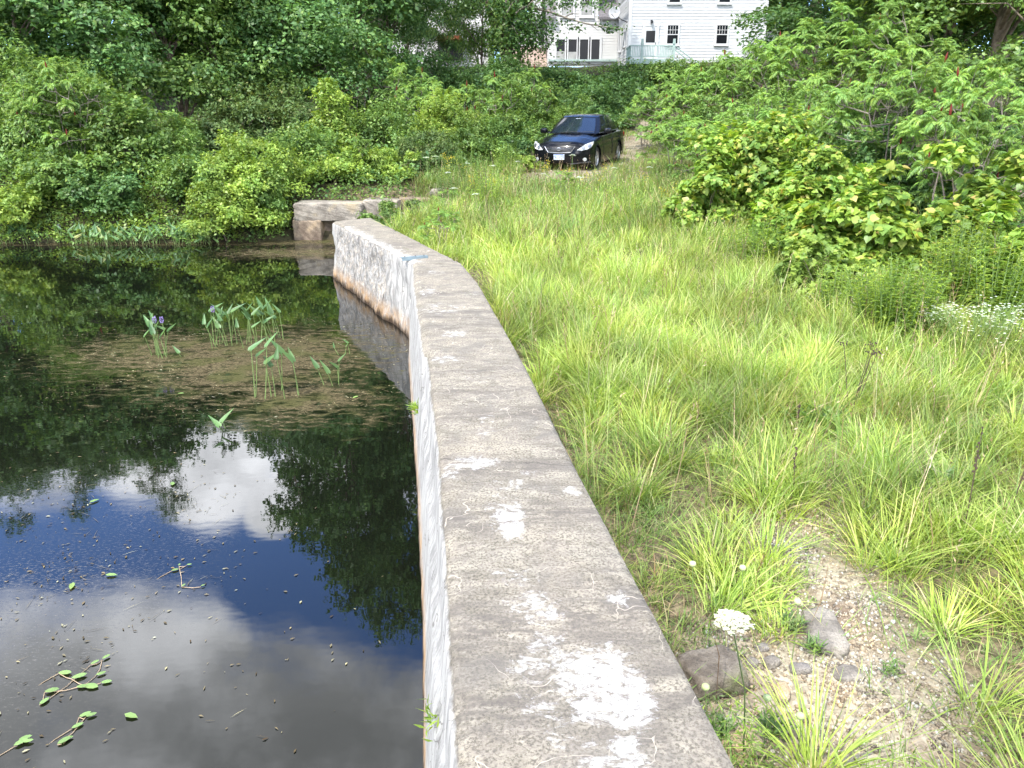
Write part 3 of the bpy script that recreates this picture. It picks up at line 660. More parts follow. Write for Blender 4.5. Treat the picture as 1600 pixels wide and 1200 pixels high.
def siding(name, x0, x1, z0, z1, y, parent, mat, pitch=.165, axis='x', topcut=None):
    """clapboards as overlapping tilted boards; wall lies on plane y (axis x) or plane x (axis y)"""
    b = MB(); n = int((z1 - z0) / pitch) + 1; sgn = -1
    for k in range(n):
        a = z0 + k * pitch; c = min(a + pitch, z1)
        if c - a < .01: continue
        xa, xb = x0, x1
        if topcut: xa, xb = topcut((a + c) / 2)
        if xb - xa < .05: continue
        if axis == 'x': vs = [(xa, y - .019, a), (xb, y - .019, a), (xb, y, c), (xa, y, c), (xa, y, a), (xb, y, a)]
        else: vs = [(y - .016, xb, a), (y - .016, xa, a), (y, xa, c), (y, xb, c), (y, xb, a), (y, xa, a)]
        b.add(vs, [(0, 1, 2, 3), (4, 5, 1, 0)])
    return b.build(name, mat, parent)
def window(name, xc, zc, wd, hg, y, parent, axis='x', curtain=None, muntins=True, fr=.09, depth=.05):
    """frame proud of the wall, glass set in it, sashes and muntins"""
    f = MB()
    def bx(cx, cz, sx, sz, yo, dy):
        if axis == 'x': f.box((cx, y - yo, cz), (sx, dy, sz))
        else: f.box((y - yo, cx, cz), (dy, sx, sz))
    bx(xc - wd / 2 - fr / 2, zc, fr, hg + 2 * fr, depth, .06); bx(xc + wd / 2 + fr / 2, zc, fr, hg + 2 * fr, depth, .06)
    bx(xc, zc + hg / 2 + fr / 2, wd, fr, depth, .06); bx(xc, zc - hg / 2 - fr / 2, wd, fr, depth, .06); bx(xc, zc - hg / 2 - fr - .02, wd + 2 * fr + .08, .04, depth + .02, .1)
    if muntins:
        bx(xc, zc, wd, .045, depth - .004, .03)
        bx(xc, zc + hg * .25, .02, hg * .44, depth - .006, .02); bx(xc - wd * .25, zc + hg * .25, .02, hg * .44, depth - .006, .02); bx(xc + wd * .25, zc + hg * .25, .02, hg * .44, depth - .006, .02); bx(xc, zc + hg * .25, wd, .02, depth - .009, .02)
    o = f.build(name, M_trim, parent)
    g = MB()
    if axis == 'x': g.box((xc, y - depth + .012, zc), (wd, .012, hg))
    else: g.box((y - depth + .012, xc, zc), (.012, wd, hg))
    g.build('pane', M_pane, o)
    if curtain:
        g = MB(); ch = hg * curtain
        if axis == 'x': g.box((xc, y - depth - .001, zc - hg / 2 + ch / 2), (wd * .94, .008, ch))
        g.build('curtain', M_curtain, o)
    return o
HY = 48.0; WYg = 53.0
def hx(px, D=HY, py=50): return atd(px, py, D)[0]
def hz(py, D=HY, px=1000): return atd(px, py, D)[2]
house = empty('white_farmhouse', (hx(1089), HY, 5.0), 0, 'two storey white clapboard house with pale green deck above the overgrown bank', 'house')
def W(ob):  # children are built in world coordinates, then shifted under the empty
    ob.location = (-house.location[0], -house.location[1], -house.location[2]); return ob
x0, x1 = hx(983), hx(1195); zb, zt = hz(104), hz(-75)
peak_x = (x0 + x1) / 2; zpk = zt + 3.0
def gable(z): 
    if z < zt: return x0, x1
    f = (z - zt) / (zpk - zt); return x0 + (peak_x - x0) * f, x1 - (x1 - peak_x) * f
W(siding('front_wall', x0, x1, zb, zpk, HY, house, M_sid, topcut=gable))
W(siding('side_wall', HY + .0, HY + 9, zb, zt, x0, house, M_sid, axis='y'))
b = MB(); b.box((x1 + .02, HY + 4.5, (zb + zt) / 2), (.04, 9, zt - zb)); b.box(((x0 + x1) / 2, HY + 9, (zb + zt) / 2), (x1 - x0, .04, zt - zb)); W(b.build('back_wall', M_sid, house))
b = MB(); b.box((x0 + .04, HY - .045, (zb + zt) / 2), (.16, .03, zt - zb)); b.box((x0 - .045, HY + .05, (zb + zt) / 2), (.03, .16, zt - zb)); W(b.build('corner_board', M_trim, house))
b = MB(); b.box((x1 - .04, HY - .045, (zb + zt) / 2), (.16, .03, zt - zb)); W(b.build('corner_board', M_trim, house))
b = MB(); ov = .35
for s, xe in ((-1, x0), (1, x1)):
    xo = xe + s * ov; zo = zt - ov * (zpk - zt) / (x1 - peak_x)
    b.add([(xo, HY - .4, zo), (peak_x, HY - .4, zpk + .05), (peak_x, HY + 9.3, zpk + .05), (xo, HY + 9.3, zo), (xo, HY - .4, zo + .15), (peak_x, HY - .4, zpk + .2), (peak_x, HY + 9.3, zpk + .2), (xo, HY + 9.3, zo + .15)],
          [(0, 1, 2, 3), (4, 7, 6, 5), (0, 4, 5, 1), (2, 6, 7, 3), (0, 3, 7, 4), (1, 5, 6, 2)])
rf_ = W(b.build('roof', M_roof, house))
b = MB(); b.box((peak_x + 1.5, HY + 4, zpk + .6), (.6, .6, 1.6)); b.build('chimney', M_brick, rf_)
for px in (1051, 1128): W(window('window', hx(px), (hz(39) + hz(69)) / 2, .60, hz(39) - hz(69) - .05, HY, house))
for px in (1051, 1128): W(window('window', hx(px), hz(3.5) + .62, .60, 1.25, HY, house))
# door with scalloped light
dz0, dz1 = hz(92), hz(41); dx = hx(1016.5)
b = MB(); b.box((dx - .42, HY - .05, (dz0 + dz1) / 2), (.10, .06, dz1 - dz0)); b.box((dx + .42, HY - .05, (dz0 + dz1) / 2), (.10, .06, dz1 - dz0)); b.box((dx, HY - .05, dz1 + .05), (1.0, .06, .10)); b.box((dx, HY - .042, (dz0 + dz1) / 2), (.74, .04, dz1 - dz0 - .01))
dr = W(b.build('door', M_trim, house))
b = MB(); b.box((dx, HY - .066, hz(57.5)), (.52, .01, .62)); b.build('pane', M_pane, dr)
b = MB(); b.box((dx + .31, HY - .075, hz(68)), (.03, .05, .12)); b.build('handle', M_black, dr)
b = MB(); b.box((hx(1017), HY - .10, hz(34)), (.10, .12, .16)); b.box((hx(1017), HY - .2, hz(35)), (.14, .14, .10)); W(b.build('wall_lamp', M_black, house))
W(window('window', HY + 3.6, hz(52), .55, 1.2, x0, house, axis='y', muntins=False)); W(window('window', HY + 1.6, hz(56), .45, .75, x0, house, axis='y', muntins=False))
# gutter board sloping above the side wall
b = MB(); b.tube([(x0 - .35, HY - .2, hz(-2)), (x0 - .35, HY + 9, hz(-2) + .02)], .07, 6); W(b.build('gutter', M_trim, house))
# satellite dish on the side wall
b = MB(); Mx = Matrix.Translation((x0 - .75, HY + .9, hz(17))) @ Matrix.Rotation(R_(78), 4, 'X') @ Matrix.Rotation(R_(-22), 4, 'Y')
b.lathe([(.0, 0), (.15, .012), (.28, .05), (.35, .09), (.35, .10), (.27, .065), (.14, .03), (0, .018)], 24, Mx)
dish = W(b.build('satellite_dish', simple('dish_grey', (.40, .41, .43), .6), house, True))
b = MB(); b.tube([(x0 - .72, HY + .9, hz(19)), (x0 - .45, HY + .7, hz(27)), (x0 - .04, HY + .6, hz(33))], .025, 6); b.tube([(x0 - .75, HY + .85, hz(24)), (x0 - 1.0, HY + .35, hz(21))], .018, 6); b.build('dish_arm', M_black, dish)
# deck
dkx0, dkx1 = hx(986, 46.2), hx(1056, 46.2); dzf = hz(91.5, 46.2); dzr = hz(71, 46.2)
b = MB(); b.box(((dkx0 + dkx1) / 2, 47.1, dzf - .07), (dkx1 - dkx0, 1.75, .12)); b.box(((dkx0 + dkx1) / 2, 46.22, dzf - .14), (dkx1 - dkx0 + .04, .05, .26)); dk_ = W(b.build('deck', M_deck, house))
b = MB()
for z_ in (dzr, dzf + .12):
    b.box(((dkx0 + dkx1) / 2, 46.26, z_), (dkx1 - dkx0, .07, .06)); b.box((dkx0 + .03, 47.1, z_), (.07, 1.7, .06))
nx_ = 26
for k in range(nx_ + 1):
    if 15 <= k <= 17 and k != 16: continue
    b.box((dkx0 + .05 + (dkx1 - dkx0 - .1) * k / nx_, 46.26, (dzr + dzf) / 2 + .05), (.045, .035, dzr - dzf - .1))
for k in range(8): b.box((dkx0 + .03, 46.4 + k * .2, (dzr + dzf) / 2 + .05), (.035, .045, dzr - dzf - .1))
b.build('railing', M_deck, dk_)
b = MB()
for xx_ in (dkx0 + .65, dkx1 - .05): b = MB(); b.box((xx_, 46.2, dzf + .30), (.12, .12, dzr - dzf + .75)); b.box((xx_, 46.2, dzr + .10), (.18, .18, .05)); b.build('newel_post', M_deck, dk_)
for xx_ in (dkx0 + .2, dkx1 - .3, (dkx0 + dkx1) / 2): b = MB(); b.box((xx_, 46.5, dzf - 1.0), (.12, .12, 1.8)); b.build('deck_post', M_black, dk_)
b = MB()
for k in range(5): b.box((dkx1 + .15 + k * .27, 46.8, dzf - .15 - k * .18), (.29, 1.0, .05))
for yy_ in (46.35, 47.25): b.tube([(dkx1, yy_, dzr), (dkx1 + 1.5, yy_, dzr - 1.0)], .035, 5); b.tube([(dkx1, yy_, dzf + .1), (dkx1 + 1.5, yy_, dzf - .85)], .03, 5)
b.build('steps', M_deck, dk_)
# left wing
wing = empty('old_wing', (hx(905, WYg), WYg, 5.0), 0, 'older peeling white wing with four tall narrow windows, left of the main house', 'house')
def W2(ob): ob.location = (-wing.location[0], -wing.location[1], -wing.location[2]); return ob
wx0, wx1 = hx(857, WYg), x0 - .02; wzb, wzt = hz(104, WYg), hz(30, WYg)
W2(siding('front_wall', wx0, wx1, wzb, wzt, WYg, wing, M_sid_old))
dx0, dx1 = hx(868, WYg), hx(934, WYg)
W2(siding('upper_wall', dx0, dx1, wzt, wzt + 3.2, WYg + .02, wing, M_sid_old))
b = MB(); b.box((wx0 + .02, WYg + 3, (wzb + wzt) / 2), (.04, 6, wzt - wzb)); W2(b.build('side_wall', M_sid_old, wing))
for xq in (dx0 + .02, dx1 - .02): b = MB(); b.box((xq, WYg + 2, wzt + 1.6), (.04, 4, 3.2)); W2(b.build('dormer_cheek', M_sid_old, wing))
b = MB()
for (xa, xb) in ((wx0 - .2, dx0), (dx1, wx1)):
    b.add([(xa, WYg - .35, wzt - .05), (xb, WYg - .35, wzt - .05), (xb, WYg + 3.5, wzt + 3.6), (xa, WYg + 3.5, wzt + 3.6), (xa, WYg - .35, wzt + .08), (xb, WYg - .35, wzt + .08), (xb, WYg + 3.5, wzt + 3.75), (xa, WYg + 3.5, wzt + 3.75)],
          [(0, 1, 2, 3), (4, 7, 6, 5), (0, 4, 5, 1), (2, 6, 7, 3), (0, 3, 7, 4), (1, 5, 6, 2)])
b.box(((dx0 + dx1) / 2, WYg + 2, wzt + 3.27), (dx1 - dx0 + .5, 5, .14)); W2(b.build('roof', M_roof, wing))
for px in (876.5, 895, 913, 931): W2(window('window', hx(px, WYg), hz(78.5, WYg), .52, hz(61.5, WYg) - hz(95, WYg), WYg, wing, muntins=False, fr=.14, curtain={876.5: .45, 895: .42}.get(px)))
for px in (886, 916): W2(window('window', hx(px, WYg), hz(24, WYg) + .75, .66, 1.5, WYg, wing, curtain=.4, fr=.13))
b = MB(); b.box(((wx0 + wx1) / 2, WYg - .12, wzb + .35), (wx1 - wx0, .2, .12)); W2(b.build('base_board', M_deck, wing))
# porch to the left
pch = empty('side_porch', (hx(838, 55), 55, 5.2), 0, 'low white side porch with pinkish lower boards at the left end of the house', 'porch')
def W3(ob): ob.location = (-pch.location[0], -pch.location[1], -pch.location[2]); return ob
a0_, a1_ = hx(800, 55), hx(857, 55)
W3(siding('front_wall', a0_, a1_, hz(72, 55), hz(40, 55), 55, pch, M_sid_old)); W3(siding('lower_boards', a0_, a1_, hz(106, 55), hz(72, 55), 55.02, pch, M_brick))
b = MB(); b.add([(a0_ - .2, 54.7, hz(40, 55)), (a1_ + .1, 54.7, hz(40, 55)), (a1_ + .1, 58, hz(22, 55)), (a0_ - .2, 58, hz(22, 55)), (a0_ - .2, 54.7, hz(38, 55)), (a1_ + .1, 54.7, hz(38, 55)), (a1_ + .1, 58, hz(20, 55)), (a0_ - .2, 58, hz(20, 55))],
                [(0, 3, 2, 1), (4, 5, 6, 7), (0, 1, 5, 4), (1, 2, 6, 5), (2, 3, 7, 6), (3, 0, 4, 7)]); W3(b.build('roof', M_roof, pch))
b = MB(); b.tube([(hx(848.5, 54.6), 54.6, hz(70, 54.6)), (hx(848.5, 54.6), 54.6, hz(-10, 54.6))], .09, 8); W3(b.build('stove_pipe', M_black, pch))
b = MB(); b.box((hx(841, 58), 58, hz(0, 58)), (.8, .3, 3.2)); W3(b.build('gable_trim', M_trim, pch))
W3(window('window', hx(846, 55), hz(65, 55), .35, .5, 55, pch, muntins=False))
# white outbuilding seen through the trees
ob_ = empty('white_outbuilding', (hx(700, 58), 58, 5.5), 0, 'white building with a rusty red porch roof glimpsed through the trees', 'building')
def W4(ob): ob.location = (-ob_.location[0], -ob_.location[1], -ob_.location[2]); return ob
W4(siding('front_wall', hx(610, 58), hx(768, 58), 4.8, hz(-5, 58), 58, ob_, M_sid_old))
b = MB(); b.box((hx(690, 58), 61, hz(-5, 58) + .1), (hx(768, 58) - hx(610, 58) + .6, 6.5, .2)); W4(b.build('roof', M_roof, ob_))
b = MB(); b.box((hx(702, 56), 56.5, hz(60, 56)), (hx(722, 56) - hx(684, 56), 2.2, .25)); W4(b.build('porch_roof', simple('rusty_red', (.30, .06, .035), .8, var=.3), ob_))
b = MB(); b.box((hx(702, 57), 57.6, hz(75, 57)), (1.7, .5, 1.4)); W4(b.build('porch_doorway', M_black, ob_))
ob2 = empty('grey_shed', (hx(1225, 60), 60, 5.5), 0, 'small pale shed roof showing just right of the white house corner', 'shed')
def W5(ob): ob.location = (-ob2.location[0], -ob2.location[1], -ob2.location[2]); return ob
W5(siding('front_wall', hx(1190, 60), hx(1216, 60), 4.8, hz(32, 60), 60, ob2, M_sid_old)); b = MB(); b.box((hx(1203, 60), 61, hz(31, 60)), (1.8, 3, .25)); W5(b.build('roof', M_roof, ob2))
W5(window('window', hx(1201, 60), hz(44, 60), .4, .5, 60, ob2, muntins=False))

# ------------------------------------------------------------------ parked car (local frame: nose towards -Y)
m, t, out = new_mat('black_car_paint')
p = t.new('ShaderNodeBsdfPrincipled'); tcn = t.new('ShaderNodeTexCoord')
c = t.mix(t.noise(tcn.outputs['Object'], 3, 5), (.004, .0045, .006), (.008, .0085, .011)); t.link(c, p.inputs['Base Color'])
t.link(t.ramp(t.noise(tcn.outputs['Object'], 5, 6, .7), .4, .7, .16, .30), p.inputs['Roughness'])
p.inputs['Coat Weight'].default_value = .30; p.inputs['Coat Roughness'].default_value = .05; p.inputs['Specular IOR Level'].default_value = .15; t.link(p.outputs[0], out.inputs[0]); M_paint = m
M_glass = simple('tinted_glass', (.012, .018, .028), .05, var=.1, spec=.9, coat=.6)
M_lamp = simple('clear_lamp', (.50, .52, .52), .12, var=.15, scale=14, coat=1.0)
M_chrome = simple('chrome', (.42, .43, .45), .3, metal=.9, var=.05)
M_alloy = simple('alloy_rim', (.52, .52, .52), .35, metal=.6, var=.1)
M_tyre = simple('tyre_rubber', (.018, .018, .018), .85, var=.2)
M_grille = simple('black_plastic', (.012, .011, .012), .6)
M_plate = simple('plate_white', (.80, .85, .90), .5, var=.02); M_blue = simple('plate_blue', (.05, .12, .35), .5, var=.02)
HWID = .88
def nose(y_, x_):                            # plan curvature of both ends
    f = np.clip((-1.35 - y_) / .9, 0, 1); r = np.clip((y_ - 1.55) / .7, 0, 1); a = np.abs(x_) / HWID
    return y_ + f * .30 * a ** 2.6 - r * .22 * a ** 2.6
def ztop(y_): return np.interp(y_, [-2.27, -2.22, -2.10, -1.6, -1.0, -.8, 1.6, 1.9, 2.2, 2.27], [.62, .72, .80, .905, .975, .99, 1.02, 1.05, 1.02, .90])
def zbot(y_): return np.interp(y_, [-2.27, -2.1, -1.6, 1.6, 2.27], [.26, .20, .18, .18, .30])
def hw(y_): return HWID * np.interp(y_, [-2.27, -2.0, -1.5, 0, 1.5, 2.0, 2.27], [.955, .98, .995, 1.0, .995, .97, .93])
ys = np.unique(np.concatenate([np.arange(-2.27, 2.2701, .035), [2.27]]))
WH = [(-1.42, .315), (1.18, .315)]; RA = .365
sec = [(1.0 - .0, z_) for z_ in []]
nside = 22
rows_ = []
for y0 in ys:
    zt_, zb_ = ztop(y0), zbot(y0); zsh = min(zt_ - .01, np.interp(y0, [-2.27, -2.2, -1.4, -.8, 1.6, 2.27], [.60, .66, .80, .88, .95, .90])); w0 = hw(y0); pts = []
    for k in range(nside):
        f = k / (nside - 1); z_ = zb_ + (zsh - zb_) * f
        q = w0 * (1 - .012 * (1 - f) ** 3 - .035 * max(0, f - .6) / .4 - .02 * math.exp(-((f - .72) / .05) ** 2) * .5)
        pts.append((q, z_))
    q1 = pts[-1][0]
    for k in range(1, 12):
        f = k / 11; ang = f * math.pi / 2
        pts.append((q1 * (1 - f) if f > .25 else q1 * (1 - f * .8 - (f > 0) * 0), zsh + (zt_ - zsh) * math.sin(min(1, f * 1.6) * math.pi / 2)))
    rows_.append(pts)
A = np.array(rows_)                          # (ny, ns, 2)
ny_, ns_ = A.shape[:2]
def side_mesh(s):
    X = A[..., 0] * s; Z = A[..., 1].copy(); Y = np.repeat(ys[:, None], ns_, 1)
    hole = np.zeros(X.shape, bool)
    for yc, zc in WH:
        d = np.hypot(Y - yc, Z - zc); inr = (d < RA) & (np.arange(ns_)[None] < nside)
        hole |= inr & (d < RA - .05)
        near = (np.abs(d - RA) < .052) & (np.arange(ns_)[None] < nside)
        f = np.where(near, RA / np.maximum(d, 1e-6), 1); Y = np.where(near, yc + (Y - yc) * f, Y); Z = np.where(near, zc + (Z - zc) * f, Z)
        fl = np.exp(-((d - RA - .02) / .05) ** 2) * (np.arange(ns_)[None] < nside); X = X + s * .014 * fl
    Yn = nose(Y, X)
    id_ = np.arange(ny_ * ns_).reshape(ny_, ns_)
    ok = ~(hole[:-1, :-1] | hole[1:, :-1] | hole[1:, 1:] | hole[:-1, 1:])
    F = np.stack([id_[:-1, :-1][ok], id_[1:, :-1][ok], id_[1:, 1:][ok], id_[:-1, 1:][ok]], 1)
    if s < 0: F = F[:, ::-1]
    return np.stack([X, Yn, Z], -1).reshape(-1, 3), F
V1, F1 = side_mesh(1); V2_, F2 = side_mesh(-1)
Vc = [V1, V2_]; Fc = [F1, F2 + len(V1)]; off = len(V1) * 2
for yi in (0, ny_ - 1):                      # close nose and tail
    nxs = 17; g = np.linspace(-1, 1, nxs); P = []
    for k in range(ns_):
        hwk, zk = A[yi, k]; xk = g * hwk; bul = (.03 if yi == 0 else -.02) * np.sin(min(1, k / nside) * math.pi)
        P.append(np.stack([xk, nose(np.full(nxs, ys[yi]), xk) - bul * (1 - np.abs(g) ** 3), np.full(nxs, zk)], 1))
    P = np.array(P); id_ = np.arange(ns_ * nxs).reshape(ns_, nxs) + off
    F = np.stack([id_[:-1, :-1], id_[:-1, 1:], id_[1:, 1:], id_[1:, :-1]], -1).reshape(-1, 4)
    if yi: F = F[:, ::-1]
    Vc.append(P.reshape(-1, 3)); Fc.append(F); off += ns_ * nxs
car_fy, car_ry = 22.35, 24.9
fp = atd(886, 262, 22.6)
yaw = R_(-21)
cx_, cy_ = None, None
nosept = np.array([atd(874, 250, 22.5)[0], 22.5])
dirc = np.array([math.sin(yaw), math.cos(yaw)]) * np.array([-1, 1])     # tail direction
ctr = nosept + dirc * 2.27
zf = gz1(*(ctr - dirc * 1.42)); zr = gz1(*(ctr + dirc * 1.18)); pitch = math.atan2(zr - zf, 2.6)
car = empty('parked_car', (ctr[0], ctr[1], zf + (zr - zf) * 1.42 / 2.6), 0, 'black sedan parked nose first at the end of the gravel track', 'car')
car.rotation_euler = (pitch, 0, math.atan2(-dirc[0], dirc[1]))
body = link_mesh('body', mesh_np('body', np.concatenate(Vc), [np.concatenate(Fc)]), car, M_paint, True)
# dark wheel wells and floor
b = MB(); b.box((0, 0, .30), (1.50, 4.0, .2))
for yc, zc in WH:
    for s in (-1, 1): b.lathe([(RA + .01, .0), (RA + .01, -.30), (0.0, -.30)], 28, Matrix.Translation((s * .80, yc, zc)) @ Matrix.Rotation(s * math.pi / 2, 4, 'Y'))
b.build('underbody', M_grille, car)
# greenhouse
def gh(y_, f):                               # f 0 at belt, 1 at roof; returns point on the right side
    return None
bel = [(-1.02, .70, .965), (-.80, .765, .985), (-.2, .80, 1.0), (.6, .80, 1.01), (1.25, .765, 1.02), (1.72, .66, 1.04)]
top_ = [(-.22, .50, 1.40), (-.10, .555, 1.43), (.18, .575, 1.452), (.55, .575, 1.455), (.85, .56, 1.44), (1.02, .50, 1.415)]
vs = []; nf = 7
for (a, bb) in zip(bel, top_):
    for k in range(nf):
        f = k / (nf - 1); g = f ** 1.0; bulge = .022 * math.sin(f * math.pi)
        vs.append((a[1] + (bb[1] - a[1]) * g + bulge, a[0] + (bb[0] - a[0]) * g, a[2] + (bb[2] - a[2]) * g))
vs = np.array(vs).reshape(6, nf, 3)
def refine(A_, n):                           # linear refinement along stations with smoothing
    s = np.linspace(0, len(A_) - 1, n); i = np.clip(s.astype(int), 0, len(A_) - 2); f = (s - i)[:, None, None]; return A_[i] * (1 - f) + A_[i + 1] * f
GS = refine(vs, 31)
b = MB()
for s in (-1, 1):
    P = GS.copy(); P[..., 0] *= s; n0, n1 = P.shape[:2]; fs = [(i * n1 + k, (i + 1) * n1 + k, (i + 1) * n1 + k + 1, i * n1 + k + 1) for i in range(n0 - 1) for k in range(n1 - 1)]
    if s < 0: fs = [f[::-1] for f in fs]
    b.add(P.reshape(-1, 3), fs)
xsg = np.linspace(-1, 1, 13)
def sheet(rowpts, flip=False):               # rowpts: list of right-side points; mirrored sheet with crown
    P = []
    for (px_, py_, pz_), cr, bow in rowpts:
        for g in xsg: P.append((g * px_, py_ - bow * (1 - g * g), pz_ + cr * (1 - g * g)))
    n1 = len(xsg); fs = [(i * n1 + k, i * n1 + k + 1, (i + 1) * n1 + k + 1, (i + 1) * n1 + k) for i in range(len(rowpts) - 1) for k in range(n1 - 1)]
    return P, [f[::-1] for f in fs] if flip else fs
roof_rows = [(GS[i, -1], .03, .08 * max(0, 1 - i / 8) - .06 * max(0, (i - 22) / 8)) for i in range(31)]
b.add(*sheet(roof_rows))
ws = [(GS[0, k], .0 + .03 * k / 6, .12 - .04 * k / 6) for k in range(nf)]; b.add(*sheet(ws))
rw = [(GS[-1, k], .03 * k / 6, -.10 + .04 * k / 6) for k in range(nf)]; b.add(*sheet(rw, True))
b.build('cabin', M_paint, car, True)
def pane_from(rowpts, name, off_, flip=False, trim=.9):
    P, fs = sheet(rowpts, flip); P = np.array(P); P[:, 0] *= trim; P += np.array(off_); b = MB(); b.add(P, fs); return b.build(name, M_glass, car, True)
def lerp_rows(rows, f0, f1, n=7):
    out_ = []
    for k in range(n):
        f = (f0 + (f1 - f0) * k / (n - 1)) * (len(rows) - 1); i = min(int(f), len(rows) - 2); g = f - i
        out_.append((rows[i][0] * (1 - g) + rows[i + 1][0] * g, rows[i][1] * (1 - g) + rows[i + 1][1] * g, rows[i][2] * (1 - g) + rows[i + 1][2] * g))
    return out_
pane_from(lerp_rows(ws, .05, .93), 'windshield', (0, -.010, .006), trim=.93)
pane_from(lerp_rows(rw, .08, .92), 'rear_window', (0, .010, .006), True, trim=.92)
for s in (-1, 1):
    for (i0, i1) in ((4, 14), (15, 24)):
        P = GS[i0:i1 + 1, 1:-1].copy(); P[..., 0] = (P[..., 0] + .006) * s; n0, n1 = P.shape[:2]
        if i0 == 4: P[0, :, 1] += .02
        fs = [(i * n1 + k, (i + 1) * n1 + k, (i + 1) * n1 + k + 1, i * n1 + k + 1) for i in range(n0 - 1) for k in range(n1 - 1)]
        b = MB(); b.add(P.reshape(-1, 3), fs if s > 0 else [f[::-1] for f in fs]); b.build('side_window', M_pane, car, True)
    # chrome belt strip, door seams, handles, mirror
    b = MB(); b.tube([(s * (GS[i, 0, 0] + .03), GS[i, 0, 1], GS[i, 0, 2] + .005) for i in range(4, 26)], .010, 5); b.build('belt_trim', M_chrome, car)
    for (y0, y1) in ((-.72, .28), (.30, 1.22)):
        b = MB()
        for yq in (y0, y1): b.tube([(s * (hw(yq) + .001), yq, .34 + k * .07) for k in range(9)], .006, 4)
        b.tube([(s * (hw(yq) * .965), yq, .30) for yq in np.linspace(y0, y1, 8)], .006, 4); dd = b.build('door', M_grille, car)
        b = MB(); b.tube([(s * (hw(0) + .010), y1 - .24, .80), (s * (hw(0) + .035), y1 - .20, .805), (s * (hw(0) + .035), y1 - .10, .81), (s * (hw(0) + .010), y1 - .06, .81)], .014, 6); b.build('door_handle', M_paint, dd, True)
    mm = rock_mesh('mirror', (.22, .16, .15), 3, .55, 3, .0); mo = link_mesh('mirror', mm, car, M_paint, True); mo.location = (s * .985, -.72, 1.04); mo.rotation_euler = (0, 0, s * .2)
    b = MB(); b.box((s * .87, -.70, 1.0), (.10, .08, .05)); b.build('mirror_stalk', M_paint, mo); bpy.data.objects[mo.name].children[0].matrix_parent_inverse = (Matrix.Translation(mo.location) @ Matrix.Rotation(s * .2, 4, 'Z')).inverted()
def front_panel(pts, dy, name, mat, thick=.03, parent=None):
    """polygon (x, z) laid on the curved nose, extruded outwards"""
    b = MB(); n = len(pts)
    def fy(x_, z_): 
        base = float(nose(np.array([-2.27]), np.array([x_]))[0]); rake = max(0, z_ - .62) * .95 + max(0, .42 - z_) * .12
        return base + rake
    fr_ = [(x_, fy(x_, z_) - dy - thick, z_) for x_, z_ in pts]; bk = [(x_, fy(x_, z_) - dy + .05, z_) for x_, z_ in pts]
    cxm = sum(p_[0] for p_ in pts) / n; czm = sum(p_[1] for p_ in pts) / n
    cf = (cxm, fy(cxm, czm) - dy - thick * 1.25, czm)
    b.add(fr_ + bk + [cf], [(i, (i + 1) % n, 2 * n) for i in range(n)] + [(i, i + n, (i + 1) % n + n, (i + 1) % n) for i in range(n)]); return b.build(name, mat, parent or car)
for s in (-1, 1):
    hp = [(s * .50, .585), (s * .60, .66), (s * .70, .735), (s * .80, .775), (s * .865, .80), (s * .87, .74), (s * .845, .66), (s * .77, .605), (s * .64, .575)]
    hl = front_panel(hp, .012, 'headlight', M_lamp, .025)
    front_panel([(s * .80 + .05 * math.cos(a_), .70 + .05 * math.sin(a_)) for a_ in np.linspace(0, 6.28, 11)[:-1]], .04, 'bulb', M_chrome, .012, hl)
    front_panel([(s * .66 + .045 * math.cos(a_), .655 + .045 * math.sin(a_)) for a_ in np.linspace(0, 6.28, 11)[:-1]], .04, 'bulb', M_chrome, .012, hl)
    front_panel([(s * .70 + .05 * math.cos(a_), .33 + .05 * math.sin(a_)) for a_ in np.linspace(0, 6.28, 13)[:-1]], .01, 'fog_light', M_lamp, .02)
seg_x = np.linspace(-.42, .42, 9)
gp = [(x_, .665 + .01 * (1 - (x_ / .42) ** 2)) for x_ in seg_x] + [(x_, .535 - .01 * (1 - (x_ / .3) ** 2)) for x_ in np.linspace(.32, -.32, 9)]
gr_ = front_panel(gp, .004, 'grille', M_grille, .02)
b = MB()
for z_ in (.56, .585, .61, .635): b.tube([(x_, float(nose(np.array([-2.27]), np.array([x_]))[0]) - .028 + max(0, z_ - .62) * .95, z_) for x_ in np.linspace(-.37, .37, 9)], .004, 4)
b.build('grille_bars', M_chrome, gr_)
b = MB()
for zs, xr in (('b', .33),): b.tube([(x_, float(nose(np.array([-2.27]), np.array([x_]))[0]) - .03, .524 - .012 * (1 - (x_ / xr) ** 2)) for x_ in np.linspace(-xr, xr, 9)], .012, 5)
for s in (-1, 1): b.tube([(s * .33, -2.27, .524), (s * .44, -2.235, .672)], .010, 5)
b.build('grille_frame', M_chrome, gr_)
front_panel([(-.62, .40), (.62, .40), (.54, .24), (-.54, .24)], .0, 'lower_intake', M_grille, .015)
for s in (-1, 1): front_panel([(s * .30, .225), (s * .84, .275), (s * .84, .245), (s * .34, .195)], .02, 'bumper_lip', simple('grey_lip', (.06, .06, .065), .3), .02)
pl = front_panel([(-.155, .475), (.155, .475), (.155, .325), (-.155, .325)], .03, 'license_plate', M_plate, .012)
b = MB(); b.box((0, -2.322, .461), (.29, .004, .020)); b.build('plate_band', M_blue, pl)
fc_ = bpy.data.curves.new('plate_text', 'FONT'); fc_.body = '782 YDS'; fc_.size = .088; fc_.align_x = 'CENTER'; fc_.align_y = 'CENTER'; fc_.extrude = .002; fc_.materials.append(M_blue)
ftmp = bpy.data.objects.new('plate_source', fc_); C.objects.link(ftmp); bpy.context.view_layer.update(); tme = bpy.data.meshes.new_from_object(ftmp.evaluated_get(bpy.context.evaluated_depsgraph_get())); bpy.data.objects.remove(ftmp)
